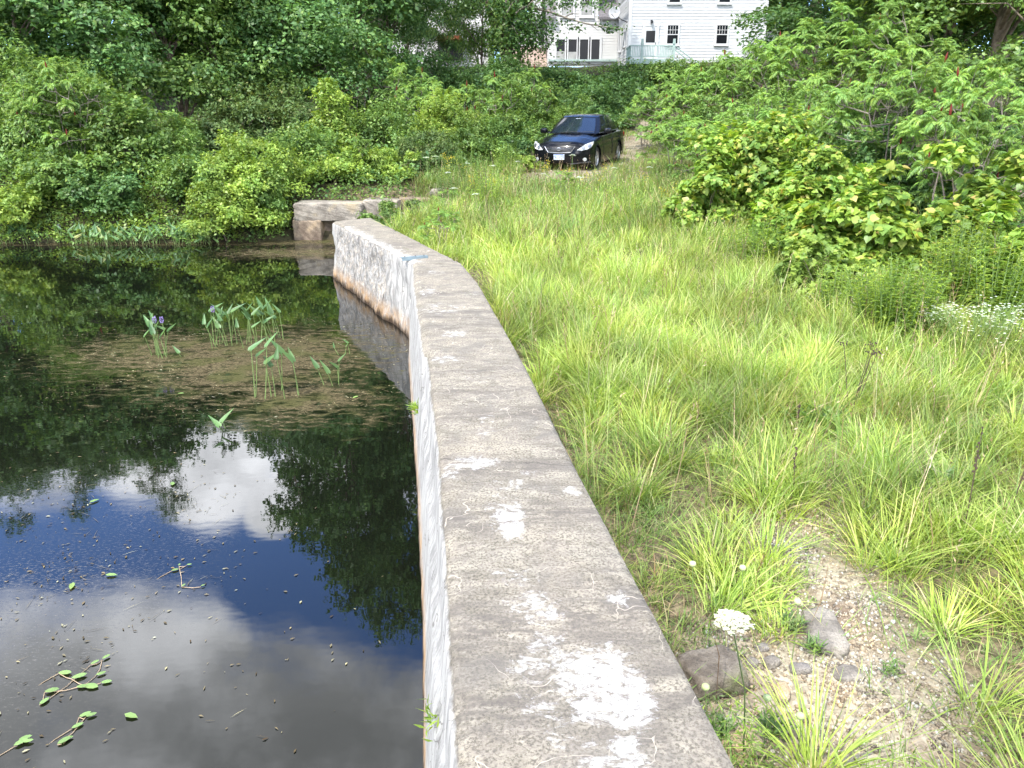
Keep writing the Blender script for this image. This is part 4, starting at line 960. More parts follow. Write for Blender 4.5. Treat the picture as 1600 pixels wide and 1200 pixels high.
fo = bpy.data.objects.new('plate_characters', tme); C.objects.link(fo); fo.parent = pl; fo.location = (0, -2.330, .393); fo.rotation_euler = (R_(90), 0, 0)
b = MB()                                      # three crossing ovals on the grille
def oval(rx, rz, cz, th, yo=-2.315):
    n = 20; b.tube([(rx * math.cos(a_), yo, cz + rz * math.sin(a_)) for a_ in np.linspace(0, 2 * math.pi, n + 1)], th, 5, cap=False)
oval(.062, .042, .612, .006); oval(.022, .038, .612, .005); oval(.044, .017, .633, .005); b.build('emblem', M_chrome, car)
b = MB()
for x_ in (-.35, .15): b.tube([(x_, -1.08, 1.005), (x_ + .25, -1.10, 1.02), (x_ + .5, -1.06, 1.025)], .008, 5)
b.build('wipers', M_grille, car)
b = MB(); b.box((0, -.42, 1.345), (.16, .015, .06)); b.build('sticker', M_plate, car)
for s in (-1, 1): b = MB(); b.tube([(s * (.70 - .02 * k), -1.05 - k * .14, float(ztop(-1.05 - k * .14)) - .020 + .002 * k) for k in range(8)], .006, 4); b.build('hood_seam', M_grille, car)
tyre_prof = [(.205, -.09), (.25, -.10), (.29, -.098), (.312, -.075), (.318, 0), (.312, .075), (.29, .098), (.25, .10), (.205, .09)]
b = MB(); b.lathe(tyre_prof, 32, Matrix.Rotation(math.pi / 2, 4, 'Y'), True); w0_ = empty('wheel', (0, 0, 0)); w0_.parent = car
b.build('tyre', M_tyre, w0_, True)
b = MB(); Rm = Matrix.Rotation(math.pi / 2, 4, 'Y'); b.lathe([(.208, .085), (.200, .092), (.190, .07), (.185, -.05), (0, -.05)], 32, Rm); b.lathe([(.05, .06), (.045, .075), (0, .08)], 16, Rm)
for k in range(7):
    a_ = 2 * math.pi * k / 7
    Mr = Rm @ Matrix.Rotation(a_, 4, 'Z')
    vs_ = [Mr @ Vector(q) for q in [(.03, -.022, .055), (.03, .022, .055), (.195, .03, .07), (.195, -.03, .07), (.03, -.022, .02), (.03, .022, .02), (.195, .03, .03), (.195, -.03, .03)]]
    b.add(vs_, [(0, 3, 2, 1), (0, 1, 5, 4), (1, 2, 6, 5), (2, 3, 7, 6), (3, 0, 4, 7)])
b.build('rim', M_alloy, w0_)
first = True
for yc, zc in WH:
    for s in (-1, 1):
        if first: wq = w0_; first = False
        else:
            wq = w0_.copy(); C.objects.link(wq)
            for ch in list(w0_.children):
                cc = ch.copy(); C.objects.link(cc); cc.parent = wq
        wq.location = (s * .765, yc, zc + .003); wq.rotation_euler = (0, 0, 0 if s > 0 else math.pi)
for s in (-1, 1):
    b = MB(); b.box((s * .70, 2.02, .84), (.26, .12, .14)); b.build('tail_light', simple('red_lens', (.35, .02, .02), .2, coat=1), car)

# ------------------------------------------------------------------ vegetation builders
def stems_mb(seed, base_r, tips, r0=.03, n=5, wob=.08):
    r = random.Random(seed); b = MB()
    for tp in tips:
        a = r.uniform(0, 6.28); p0 = Vector((base_r * r.random() * math.cos(a), base_r * r.random() * math.sin(a), -.1)); tp = Vector(tp); L = (tp - p0).length
        pts = [p0 + (tp - p0) * (k / n) + Vector((r.uniform(-1, 1), r.uniform(-1, 1), 0)) * wob * L * .3 * (0 < k < n) + Vector((0, 0, .10 * L * math.sin(k / n * math.pi))) for k in range(n + 1)]
        b.tube(pts, [r0 * (1 - .75 * k / n) * L ** .5 for k in range(n + 1)], 5, False)
    return b
def place(px, D): return atd(px, 300, D)[0]
def shrub(name, label, cat, px, pyt, wpx, D, mat, seed, leaf=.075, dens=1.0, tpl=T_RH, depth=1.0, group=None, wl=.62, clumps=None, crad=.24, droop=.35, pyb=None):
    """mound of leaf clumps from the ground up to picture row pyt at distance D"""
    x = atd(px, pyt, D)[0]; g = gz1(x, D); ins = g < 0; g = max(g, .0)
    H = max(.4, atd(px, pyt, D)[2] - g); Rx = wpx / 2 * (D * 1.0) / 1200 * 1.02; Ry = max(Rx * depth, .5)
    area = 2 * math.pi * ((Rx * Ry) ** .8 + 2 * (Rx * H) ** .8) / 3 * 1.2
    n = int(min(30000, dens * 2.6 * area / (leaf * leaf * wl * .55)))
    cl = clumps or int(np.clip(area * 5.5, 22, 150))
    (V, Fs), c, cr = crown_geo(seed, (Rx * .98, Ry * .98, H * .93), n, leaf, tpl, cl, True, wl, crad, droop)
    o = empty(name, (x, D, g), 0, label, cat, group)
    lm = link_mesh('foliage', mesh_np('foliage', V, Fs), o, mat)
    tips = [tuple(c[k] * .9) for k in np.argsort(-c[:, 2])[:7]]
    stems_mb(seed, Rx * .25, tips, .016).build('stems', M_bark, o, True)
    return o
TREES = {}
def tree_proto(key, seed, H, crown_c, rad, n, leaf, mat, trunk_r, clumps=46, tpl=T_RH, crad=.27, limbs=12, bark=None, droop=.5, low=False):
    (V, Fs), c, cr = crown_geo(seed, rad, n, leaf, tpl, clumps, False, .62, crad, droop)
    V = V + np.array([0, 0, crown_c]); c = c + np.array([0, 0, crown_c])
    r = random.Random(seed); b = MB(); pts = []; top = crown_c + rad[2] * .55
    for k in range(9): f = k / 8; pts.append((.05 * H * math.sin(f * 2.5 + seed) * f, .04 * H * math.sin(f * 3 + seed * 2) * f, -.3 + f * (top + .3)))
    b.tube(pts, [trunk_r * (1.35 if k == 0 else 1) * (1 - .82 * k / 8) for k in range(9)], 9)
    for k in np.random.default_rng(seed).permutation(len(c))[:limbs]:
        tp = Vector(c[k]); f = min(.9, max(.22, (tp.z - rad[2] * .35) / top)); i = f * 8; i0 = min(int(i), 7); p0 = Vector(pts[i0]) + (Vector(pts[i0 + 1]) - Vector(pts[i0])) * (i - i0)
        mid = (p0 + tp) / 2 + Vector((r.uniform(-.3, .3), r.uniform(-.3, .3), r.uniform(.1, .6))); rr = trunk_r * (1 - .8 * f) * .55
        b.tube([p0, p0.lerp(mid, .5) + Vector((0, 0, .1)), mid, mid.lerp(tp, .6), tp], [rr, rr * .8, rr * .6, rr * .4, rr * .15], 5, False)
    root = empty('tree', (0, 0, 0)); b.build('trunk', bark or M_bark, root, True)
    link_mesh('crown', mesh_np('crown', V, Fs), root, mat)
    TREES[key] = [root, float(np.percentile(V[:, 2], 99.7)), rad[0], False]; return root
def plant_tree(key, name, label, px, D, H=None, wscale=1.0, cat='tree', az=None, group=None, rz=None, pt=None):
    root, H0, r0, used = TREES[key]
    x = (math.tan(R_(az)) * D) if az is not None else atd(px, 100, D)[0]
    g = gz1(x, D)
    if pt is not None: H = atd(px, pt, D)[2] - g
    s = (H or H0) / H0; rz = random.uniform(0, 6.28) if rz is None else rz
    if not used: o = root; TREES[key][3] = True; o.location = (x, D, g - .05); o.rotation_euler = (0, 0, rz); o.scale = (s * wscale, s * wscale, s)
    else: o = copy_thing(root, (x, D, g - .05), rz, (s * wscale, s * wscale, s))
    o.name = name; prop(o, label, cat, group); return o

# sumac: leaning forked stems, whorls of long drooping compound leaves, red seed heads at the tips
def frond_geo(P, az, L, up, r):
    """one pinnate leaf; returns leaflet positions, directions, normals, lengths"""
    n = 18; t = np.linspace(.12, 1, n); hd = np.array([math.cos(az), math.sin(az), 0])
    z = up * t * L - .40 * L * t ** 2.4; h = L * (t * .96 - .10 * t ** 3)
    C_ = P + hd * h[:, None] + np.array([0, 0, 1]) * z[:, None]
    tan = unit(hd * (.92 - .36 * t ** 2)[:, None] + np.array([0, 0, 1]) * (up - .40 * 2.4 * t ** 1.4)[:, None]); side = np.cross(hd, [0, 0, 1])
    ll = L * .27 * np.sin((.18 + .82 * (1 - t) * 1.0 + .05) * 2.6).clip(.35, 1)
    Ps = []; Ds = []; Ns = []; Ls = []
    for s in (-1, 1):
        d = unit(side * s + tan * .45 + np.array([0, 0, -.28]) + r.normal(size=(n, 3)) * .06); Ps.append(C_); Ds.append(d); Ns.append(unit(np.cross(tan, side * -1)[:, :] * 1.0 + np.array([0, 0, .8]) + r.normal(size=(n, 3)) * .12)); Ls.append(ll)
    Ps.append(C_[-1:]); Ds.append(tan[-1:]); Ns.append(np.array([[0, 0, 1.]])); Ls.append(ll[-1:])
    return np.concatenate(Ps), np.concatenate(Ds), np.concatenate(Ns), np.concatenate(Ls), C_
SUM = {}
def sumac_proto(key, seed, H, spread, ntips, fl=.42, cones=6, low=.25, nf=(8, 12)):
    r = np.random.default_rng(seed); root = empty('sumac', (0, 0, 0)); b = MB(); tips = []
    nst = 4
    stem_nodes = []
    for k in range(nst):
        a = k * 6.28 / nst + r.uniform(-.5, .5); ht = H * r.uniform(.45, .62); e = Vector((math.cos(a) * spread * .35, math.sin(a) * spread * .35, ht))
        p0 = Vector((math.cos(a) * .12, math.sin(a) * .12, -.1)); mid = p0.lerp(e, .5) + Vector((r.uniform(-.1, .1), r.uniform(-.1, .1), .12 * H))
        b.tube([p0, p0.lerp(mid, .5), mid, mid.lerp(e, .6), e], [.026, .022, .018, .016, .014], 6, False); stem_nodes += [mid, e, mid.lerp(e, .5)]
    for k in range(ntips):
        a = r.uniform(0, 6.28); rad = spread * math.sqrt(r.uniform(.02, 1)); zt_ = H * (1 - .42 * (rad / spread) ** 2) * r.uniform(.80, .97)
        if r.random() < low: zt_ *= r.uniform(.45, .8)
        tp = Vector((rad * math.cos(a), rad * math.sin(a), zt_)); nd = min(stem_nodes, key=lambda q: (q - tp).length + (3 if q.z > tp.z else 0))
        md = nd.lerp(tp, .55) + Vector((r.uniform(-.1, .1), r.uniform(-.1, .1), -.05)); b.tube([nd, nd.lerp(md, .5), md, tp], [.011, .010, .009, .007], 5, False); tips.append(tp); stem_nodes.append(md)
    b.build('branches', M_palebark, root, True)
    Ps = []; Ds = []; Ns = []; Ls = []; rb = MB()
    for tp in tips:
        m_ = r.integers(*nf); a0 = r.uniform(0, 6.28)
        for k in range(m_):
            az = a0 + k * 2.4 + r.uniform(-.2, .2); L = fl * r.uniform(.75, 1.15); up = r.uniform(.15, .75)
            P_, D_, N_, L_, C_ = frond_geo(np.array(tp), az, L, up, r); Ps.append(P_); Ds.append(D_); Ns.append(N_); Ls.append(L_)
            rb.tube([tp, Vector(C_[3]), Vector(C_[-1])], [.004, .0035, .002], 3, False)
    P = np.concatenate(Ps); L = np.concatenate(Ls)
    V, Fs = scatter(T_RH, P, np.concatenate(Ds), np.concatenate(Ns), L, L * .215)
    rv = np.array(rb.v); rf_a = np.array([f for f in rb.f if len(f) == 4]); nq = sum(len(f) for f in Fs); Fall = Fs + [rf_a + len(V)]
    link_mesh('leaves', mesh_np('leaves', np.concatenate([V, rv]), Fall, [0] * nq + [1] * len(rf_a)), root, [G['sumac'], M_stem])
    for k in range(min(cones, len(tips))):
        tp = tips[k * len(tips) // max(1, cones)]; b = MB(); n = 7; b.lathe([(.0, -.01)] + [(.027 * math.sin(min(1, (j + .6) / 3.2) * 1.57) * (1 - (j / n) ** 2 * .85) * (1 + .18 * (j % 2)), .02 + j * .019) for j in range(n)] + [(0, .02 + n * .019)], 9)
        o = b.build('seed_head', G['red'], root, True); o.location = tp; o.rotation_euler = (r.uniform(-.3, .3), r.uniform(-.3, .3), 0)
    SUM[key] = [root, float(np.percentile(V[:, 2], 99.5)), spread, False]; return root
def sumac(key, label, px, pyt, D, wpx=None, group='sumacs with red seed heads', rz=None):
    root, H0, sp0, used = SUM[key]; x = atd(px, pyt, D)[0]; g = gz1(x, D); H = max(.6, atd(px, pyt, D)[2] - g); s = H / H0
    ws = (wpx / 2 * D / 1200) / (sp0 * 1.1) if wpx else s; rz = random.uniform(0, 6.28) if rz is None else rz
    ws = min(max(ws, .55 * s), 1.8 * s)
    if not used: o = root; SUM[key][3] = True; o.location = (x, D, g); o.rotation_euler = (0, 0, rz); o.scale = (ws, ws, s)
    else: o = copy_thing(root, (x, D, g), rz, (ws, ws, s))
    prop(o, label, 'sumac', group); return o

# ------------------------------------------------------------------ forest trees
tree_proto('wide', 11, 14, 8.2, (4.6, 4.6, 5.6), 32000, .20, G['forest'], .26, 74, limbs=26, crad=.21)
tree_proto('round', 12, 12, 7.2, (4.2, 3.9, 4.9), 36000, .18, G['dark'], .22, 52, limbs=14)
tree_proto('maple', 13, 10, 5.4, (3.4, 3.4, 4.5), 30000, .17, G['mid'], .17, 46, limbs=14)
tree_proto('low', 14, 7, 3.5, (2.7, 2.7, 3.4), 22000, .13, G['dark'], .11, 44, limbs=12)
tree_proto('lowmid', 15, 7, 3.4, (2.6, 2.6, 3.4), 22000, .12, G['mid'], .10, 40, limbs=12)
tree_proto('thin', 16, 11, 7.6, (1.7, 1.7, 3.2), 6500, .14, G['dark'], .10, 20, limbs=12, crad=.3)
def T(key, name, label, **k): return plant_tree(key, name, label, **k)
def TR(key, name, label, rx, ry, D, wscale=1.0):      # height so that its mirrored top reaches picture row ry in the pond
    d = ray(rx, ry); tt = D / d[1]; x = d[0] * tt; ztop_ = -CAMZ - d[2] * tt; g = gz1(x, D)
    return plant_tree(key, name, label, None, D, ztop_ - g, wscale, az=math.degrees(math.atan2(x, D)))
TR('wide', 'tree', 'tall broad dark tree standing left of the vine wrapped trunk, behind the shrubs', 560, 900, 33, .62)
TR('wide', 'tree', 'tall dark tree just left of the white outbuilding', 640, 985, 38, .50)
TR('round', 'tree', 'dark tree at the far left edge of the wood', -130, 835, 24.5, .95)
TR('round', 'tree', 'dark broad tree over the left bank, above the ash sapling', 20, 820, 23, .80)
TR('round', 'tree', 'dark tree between the left bank and the deep shade under the wood', 140, 805, 25, .62)
TR('thin', 'thin_tree', 'thin dark sapling rising above the left wood', 262, 812, 24, .75)
TR('round', 'tree', 'dark tree behind the olive shrubs near top centre left', 350, 700, 27, .75)
TR('round', 'tree', 'dark tree in the wood above the granite wall', 455, 745, 29, .6)
TR('thin', 'thin_tree', 'thin dark tree beside the broad one left of the trunk', 480, 850, 30, .9)
TR('round', 'tree', 'dark tree standing deeper in the wood at top left', 60, 735, 34, 1.2)
TR('round', 'tree', 'dark tree deep in the wood behind the sapling', 240, 660, 36, 1.2)
TR('round', 'tree', 'dark tree deep in the wood left of the outbuilding', 400, 640, 40, 1.2)
TR('round', 'tree', 'dark tree beyond the outbuilding roof', 600, 760, 47, 1.0)
TR('round', 'tree', 'dark tree far off on the left horizon of the wood', -80, 720, 44, 1.2)
TR('round', 'tree', 'dark tree filling the wood behind the outbuilding', 500, 690, 66, 1.2)
# right hand wood
T('wide', 'tree', 'dark tree right behind the pale shed', px=1268, D=68, H=24, wscale=1.0)
T('wide', 'tree', 'dark tree behind the rounded sumac thicket, top right', px=1345, D=50, H=20, wscale=.95)
T('round', 'tree', 'dark tree at top right between the wood and the maple', px=1440, D=42, H=16, wscale=1.1)
T('maple', 'maple_tree', 'green maple hanging over the top right corner', px=1560, D=27, H=11.5, wscale=1.25)
T('maple', 'maple_tree', 'green leafy tree behind the tall sumac at upper right', px=1475, D=31, H=10.5, wscale=1.1)
T('round', 'tree', 'dark tree at the right edge behind the maple', px=1640, D=36, H=15, wscale=1.1)
T('lowmid', 'small_tree', 'small green tree against the right edge above the sumacs', px=1640, D=22, H=6.5, wscale=1.2)
T('low', 'small_tree', 'low dark tree under the wood behind the rounded sumac thicket', px=1330, D=38, H=7, wscale=1.6)
T('low', 'small_tree', 'low dark tree right of the house corner under the wood', px=1235, D=58, H=9, wscale=1.6)
T('low', 'small_tree', 'low dark tree between rounded sumacs and the maple', px=1450, D=33, H=6.0, wscale=1.5)
# understory on the left
for (key, px, D, H, ws, lab) in [
    ('low', 20, 22.5, 6.4, 1.15, 'dark bushy tree at the far left edge over the pond bank'),
    ('low', 170, 24, 6.6, 1.2, 'dark bushy tree with vines above the spiky maple sapling'),
    ('lowmid', 275, 25, 6.6, 1.1, 'green bushy tree beside the darkest gap in the wood'),
    ('low', 335, 26, 6.2, 1.1, 'dark leafy tree right of the darkest gap in the wood'),
    ('lowmid', 385, 27, 6.8, 1.0, 'greyish green tree near the top centre left'),
    ('low', 455, 27, 6.6, 1.15, 'dark green bushy tree behind the yellow green tall shrub'),
    ('low', 540, 30, 7.8, 1.1, 'dark undergrowth tree under the tall broad tree'),
    ('low', 600, 34, 7.4, 1.0, 'dark undergrowth tree left of the white outbuilding'),
    ('low', 640, 46, 5.2, 1.0, 'low dark tree at the foot of the white outbuilding'),
    ('lowmid', 752, 40, 8.0, .55, 'leafy tree hiding the right half of the white outbuilding'),
    ('low', 700, 46, 3.9, 1.0, 'low leafy tree just under the rusty red porch roof'),
    ('low', 606, 42, 8.5, .6, 'leafy tree hiding the left edge of the white outbuilding')]:
    T(key, 'bushy_tree', lab, px=px, D=D, H=H, wscale=ws)

# the vine wrapped trunk beside the house and its limb reaching across the white wing
vx = atd(792, 40, 37)[0]; vg = gz1(vx, 37.0); vt = empty('vine_wrapped_tree', (vx, 37, vg), 0, 'leaning trunk wrapped in vines with a long limb across the old wing', 'tree')
b = MB(); b.tube([(0, 0, -.3), (.05, 0, 1.5), (-.02, 0, 3.2), (.12, .1, 5), (-.1, .2, 8), (.2, .3, 12), (.1, .5, 16)], [.42, .34, .29, .26, .22, .16, .08], 10)
b.tube([(.1, 0, 4.4), (.5, -.3, 5.0), (.9, -.4, 5.5), (1.4, -.5, 6.4)], [.13, .11, .08, .05], 6); b.tube([(-.05, 0, 3.4), (-.7, .1, 4.3), (-1.2, .1, 6)], [.12, .09, .06], 6)
b.build('trunk', M_bark, vt, True)
def local(px, py, D): q = atd(px, py, D); return Vector((q[0] - vx, q[1] - 37, q[2] - vg))
b = MB(); limb = [local(798, 14, 37), local(830, 12, 36.5), local(855, 17, 36), local(882, 27, 35.8), (local(912, 36, 35.6)), local(945, 42, 35.4), local(975, 46, 35.3)]
b.tube(limb, [.09, .07, .05, .04, .03, .02, .01], 6)
for (a, c_) in [((855, 17), (880, 8)), ((882, 27), (905, 22)), ((830, 12), (850, 2)), ((805, 22), (826, 8)), ((826, 8), (848, -8)), ((912, 36), (935, 48)), ((800, 40), (812, 62)), ((792, 20), (812, -10)), ((790, 5), (800, -25))]:
    b.tube([local(*a, 36), local((a[0] + c_[0]) / 2, (a[1] + c_[1]) / 2 - 3, 36), local(*c_, 36)], [.035, .022, .008], 5, False)
b.build('limb', M_palebark, vt, True)
r = np.random.default_rng(5); Ps = []
for (px, py, s_, n_) in [(846, -2, .5, 90), (868, 3, .45, 90), (900, 6, .4, 70), (930, 4, .55, 120), (945, 8, .3, 40), (895, 40, .22, 26), (905, 45, .15, 20), (945, 40, .25, 40), (957, 45, .2, 30), (970, 44, .2, 30), (955, 51, .18, 16), (880, 34, .2, 14)]:
    q = local(px, py, 35.6); Ps.append(np.array(q) + r.normal(size=(n_, 3)) * np.array([s_, s_, s_ * .30]))
for (px, py, s_, n_) in [(815, 40, .7, 800), (828, 55, .65, 800), (815, 68, .6, 700), (825, 30, .5, 400), (770, -5, 1.0, 900), (720, -20, 1.4, 1200), (812, 10, .6, 260)]:
    q = local(px, py, 36.5); Ps.append(np.array(q) + r.normal(size=(n_, 3)) * np.array([s_, s_, s_ * .55]))
P = np.concatenate(Ps); n = len(P); N = unit(r.normal(size=(n, 3)) * .6 + [0, 0, 1.]); D = unit(np.cross(N, r.normal(size=(n, 3))) + [0, 0, -.3]); V, Fs = scatter(T_RH, P, D, N, .15 * r.uniform(.7, 1.2, n), .10)
link_mesh('leaves', mesh_np('leaves', V, Fs), vt, G['forest'])
hh_ = r.uniform(.4, 9.5, 5200); an = r.uniform(0, 6.28, 5200); rr_ = .38 + .28 * np.sin(hh_ * 2.3) ** 2 * r.random(5200) + r.uniform(0, .2, 5200) + .25 * (hh_ < 3)
P = np.stack([rr_ * np.cos(an) - .25 * (hh_ > 3), rr_ * np.sin(an), hh_], 1); N = unit(np.stack([np.cos(an), np.sin(an), np.full(5200, .8)], 1) + r.normal(size=(5200, 3)) * .4)
V, Fs = scatter(T_RH, P, unit(np.cross(N, r.normal(size=(5200, 3))) + [0, 0, -.5]), N, .16 * r.uniform(.7, 1.2, 5200), .12); link_mesh('vines', mesh_np('vines', V, Fs), vt, G['mid'])
Pc, cc_, cr_ = crown_geo(77, (4.2, 4.2, 4.5), 26000, .19, T_RH, 48, False, .62, .27, .5)
link_mesh('crown', mesh_np('crown', Pc[0] + np.array([-.3, .5, 15.5]), Pc[1]), vt, G['forest'])

# ------------------------------------------------------------------ shrubs: (name, label, category, px, top row, width px, distance, material, leaf, density)
SH = [
 # left bank, water's edge first
 ('bank_shrub', 'yellowish shrub drooping over the water at the far left edge', 18, 292, 150, 18.2, 'bright', .085, 1.0),
 ('ash_sapling', 'tall light green sapling with long leaves at the left edge', 55, 60, 250, 20.2, 'mid', .115, 1.0),
 ('bank_shrub', 'mid green shrub under the ash sapling above the water', 95, 215, 150, 18.9, 'mid', .09, 1.0),
 ('maple_sapling', 'leafy sapling with pointed tops above the pickerelweed', 185, 128, 150, 19.7, 'mid', .10, 1.0),
 ('bank_shrub', 'dark shrub hanging over the shady hollow at the water', 150, 262, 140, 18.4, 'dark', .09, 1.0),
 ('bank_shrub', 'green shrub in front of the darkest gap in the wood', 262, 178, 150, 20.4, 'mid', .085, 1.0),
 ('bank_shrub', 'leafy green shrub left of the bright yellow green mound', 305, 235, 150, 18.9, 'mid', .08, 1.0),
 ('bank_shrub', 'bright yellow green mound right over the left bank', 375, 208, 180, 18.9, 'bright', .075, 1.1),
 ('bank_shrub', 'low bright shrub drooping into the water beside the pickerelweed', 350, 288, 160, 18.0, 'bright', .07, 1.1),
 ('bank_shrub', 'dense shrub spilling down against the granite block wall', 408, 258, 84, 18.3, 'mid', .075, 1.1),
 ('olive_shrub', 'greyish olive shrub in the wood edge left of centre', 345, 130, 160, 23.5, 'olive', .09, 1.0),
 ('olive_shrub', 'dark olive shrub beside the deep shade, centre left', 430, 118, 170, 24.5, 'olive', .09, 1.0),
 ('tall_shrub', 'tall yellow green shrub with drooping sprays, left of centre', 513, 112, 110, 22.0, 'bright', .09, 1.0),
 ('tall_shrub', 'mid green shrub at the foot of the tall yellow green one', 470, 190, 140, 20.4, 'mid', .08, 1.0),
 ('bank_shrub', 'bright low shrub above the granite block wall', 520, 232, 170, 19.6, 'bright', .065, 1.1),
 ('bank_shrub', 'bright shrub right of the granite wall before the dark fine one', 595, 232, 130, 19.8, 'bright', .065, 1.1),
 ('bank_shrub', 'small green bush growing over the right end of the granite blocks', 600, 308, 84, 17.0, 'mid', .055, 1.0),
 ('bank_shrub', 'low leafy bush between the granite blocks and the tall weeds', 655, 316, 70, 16.9, 'olive', .055, 1.0),
 ('bank_shrub', 'broad green shrub behind the bright low ones, centre', 590, 148, 170, 23.0, 'mid', .08, 1.0),
 ('fine_shrub', 'dark fine leaved bushy shrub before the umbel flowers', 668, 205, 120, 20.6, 'olive', .05, 1.0),
 ('bank_shrub', 'rounded yellow green shrub behind the dark fine leaved one', 690, 142, 150, 23.8, 'bright', .075, 1.0),
 ('bank_shrub', 'grey green rounded shrub left of the car', 735, 178, 120, 22.6, 'mid', .065, 1.0),
 ('bank_shrub', 'green shrub close behind the car, on its left', 795, 160, 120, 26.0, 'mid', .075, 1.0),
 ('bank_shrub', 'dark shrub touching the left side of the car', 800, 196, 70, 24.3, 'dark', .06, 1.0),
 ('bank_shrub', 'pale green leafy shrub under the vine wrapped trunk', 795, 112, 130, 30.5, 'mid', .09, 1.0),
 ('vine_mound', 'vine covered mound hanging beside the vine wrapped trunk', 802, 66, 100, 35, 'dark', .11, 1.0),
 ('bank_shrub', 'dark shrub at the foot of the vine wrapped trunk, left side', 745, 96, 130, 33, 'dark', .10, 1.0),
 ('vine_mound', 'arching dead twigs under vines left of the vine wrapped trunk', 690, 78, 120, 34, 'dark', .10, 1.0),
 ('bank_shrub', 'dark shrub far back left of the arching twigs', 610, 92, 140, 31, 'dark', .10, 1.0),
 # embankment behind the car and below the house
 ('hedge_shrub', 'dark dense shrub on the bank below the four narrow windows', 885, 101, 110, 40, 'dark', .11, 1.0),
 ('hedge_shrub', 'dark dense shrub on the bank below the deck', 965, 97, 110, 41, 'dark', .11, 1.0),
 ('hedge_shrub', 'green shrub on the bank right of the deck steps', 1040, 94, 110, 42, 'mid', .11, 1.0),
 ('hedge_shrub', 'green shrub on the bank under the right hand window', 1110, 97, 120, 42, 'mid', .11, 1.0),
 ('hedge_shrub', 'pale green shrub before the right corner of the house', 1190, 90, 120, 40, 'mid', .11, 1.0),
 ('bank_shrub', 'dark shrub half way down the bank above the car roof', 925, 128, 130, 35, 'dark', .09, 1.0),
 ('bank_shrub', 'mid green shrub half way down the bank left of the car roof', 855, 130, 120, 33.5, 'mid', .09, 1.0),
 ('bank_shrub', 'green shrub right behind the car roof', 900, 158, 120, 29.5, 'mid', .075, 1.0),
 ('bank_shrub', 'low green shrub above the bend of the gravel track', 965, 165, 80, 35.5, 'mid', .08, 1.0),
 ('hedge_shrub', 'dark shrub on the bank right of the car, above the track', 1000, 128, 90, 38, 'dark', .09, 1.0),
 ('tall_weeds', 'yellow flowered leafy weeds close left of the car', 822, 236, 46, 22.3, 'bright', .05, .9),
 # right side
 ('bank_shrub', 'green undergrowth behind the sumacs right of the track', 1110, 150, 150, 24.5, 'mid', .08, 1.0),
 ('bank_shrub', 'green undergrowth behind the leaning sumac stems', 1220, 130, 170, 20, 'mid', .08, 1.0),
 ('bank_shrub', 'dark undergrowth beneath the nearest tall sumac', 1400, 190, 230, 13.8, 'dark', .08, 1.0),
 ('bank_shrub', 'dark undergrowth behind the near vine tangle at the right edge', 1545, 190, 200, 12.6, 'dark', .08, 1.0),
]
for k, (nm, lab, px, pyt, wpx, D, mt, lf, dn) in enumerate(SH):
    if px < 460 and D < 19.8: D -= .55
    shrub(nm, lab, {'ash_sapling': 'sapling', 'maple_sapling': 'sapling', 'tall_weeds': 'weeds', 'vine_mound': 'vines'}.get(nm, 'shrub'), px, pyt, wpx, D, G[mt], 100 + k, lf, dn, depth=.85, clumps=None, droop=.8 if 'ash' in nm else .35, wl=.34 if 'ash' in nm else .6)
# leaf carpets that no one could count: woodland undergrowth between the shrubs
def carpet(name, label_kind, poly, n, mat, leaf, hmin, hmax, seed, tpl=T_RH, wl=.6, over=False):
    r = np.random.default_rng(seed); pl_ = np.array(poly); x = r.uniform(pl_[:, 0].min(), pl_[:, 0].max(), n * 3); y = r.uniform(pl_[:, 1].min(), pl_[:, 1].max(), n * 3)
    k = poly_mask(x, y, poly, .01) > .5; x = x[k][:n]; y = y[k][:n]; g = gz(x, y); k = g > (.02 if not over else -.6); g = np.maximum(g, 0); x, y, g = x[k], y[k], g[k]
    z = g + hmin + (hmax - hmin) * (.5 + .5 * snoise(x, y, 1.3, seed)).clip(0, 1) * r.random(len(x)) ** .4
    N = unit(r.normal(size=(len(x), 3)) * .5 + [0, 0, 1.]); D = unit(np.cross(N, r.normal(size=(len(x), 3))) + [0, 0, -.2]); L = leaf * r.uniform(.6, 1.25, len(x))
    V, Fs = scatter(tpl, np.stack([x, y, z], 1), D, N, L, L * wl); o = link_mesh(name, mesh_np(name, V, Fs), None, mat); o['kind'] = 'stuff'; return o
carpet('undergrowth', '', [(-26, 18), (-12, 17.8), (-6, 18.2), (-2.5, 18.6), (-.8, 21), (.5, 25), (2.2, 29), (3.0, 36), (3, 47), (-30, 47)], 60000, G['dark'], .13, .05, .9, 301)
carpet('undergrowth', '', [(4.6, 39), (8.5, 38), (9, 31), (8, 26), (10, 19), (14, 13), (26, 13), (34, 44), (10, 47), (1, 47)], 60000, G['mid'], .12, .05, .8, 302)

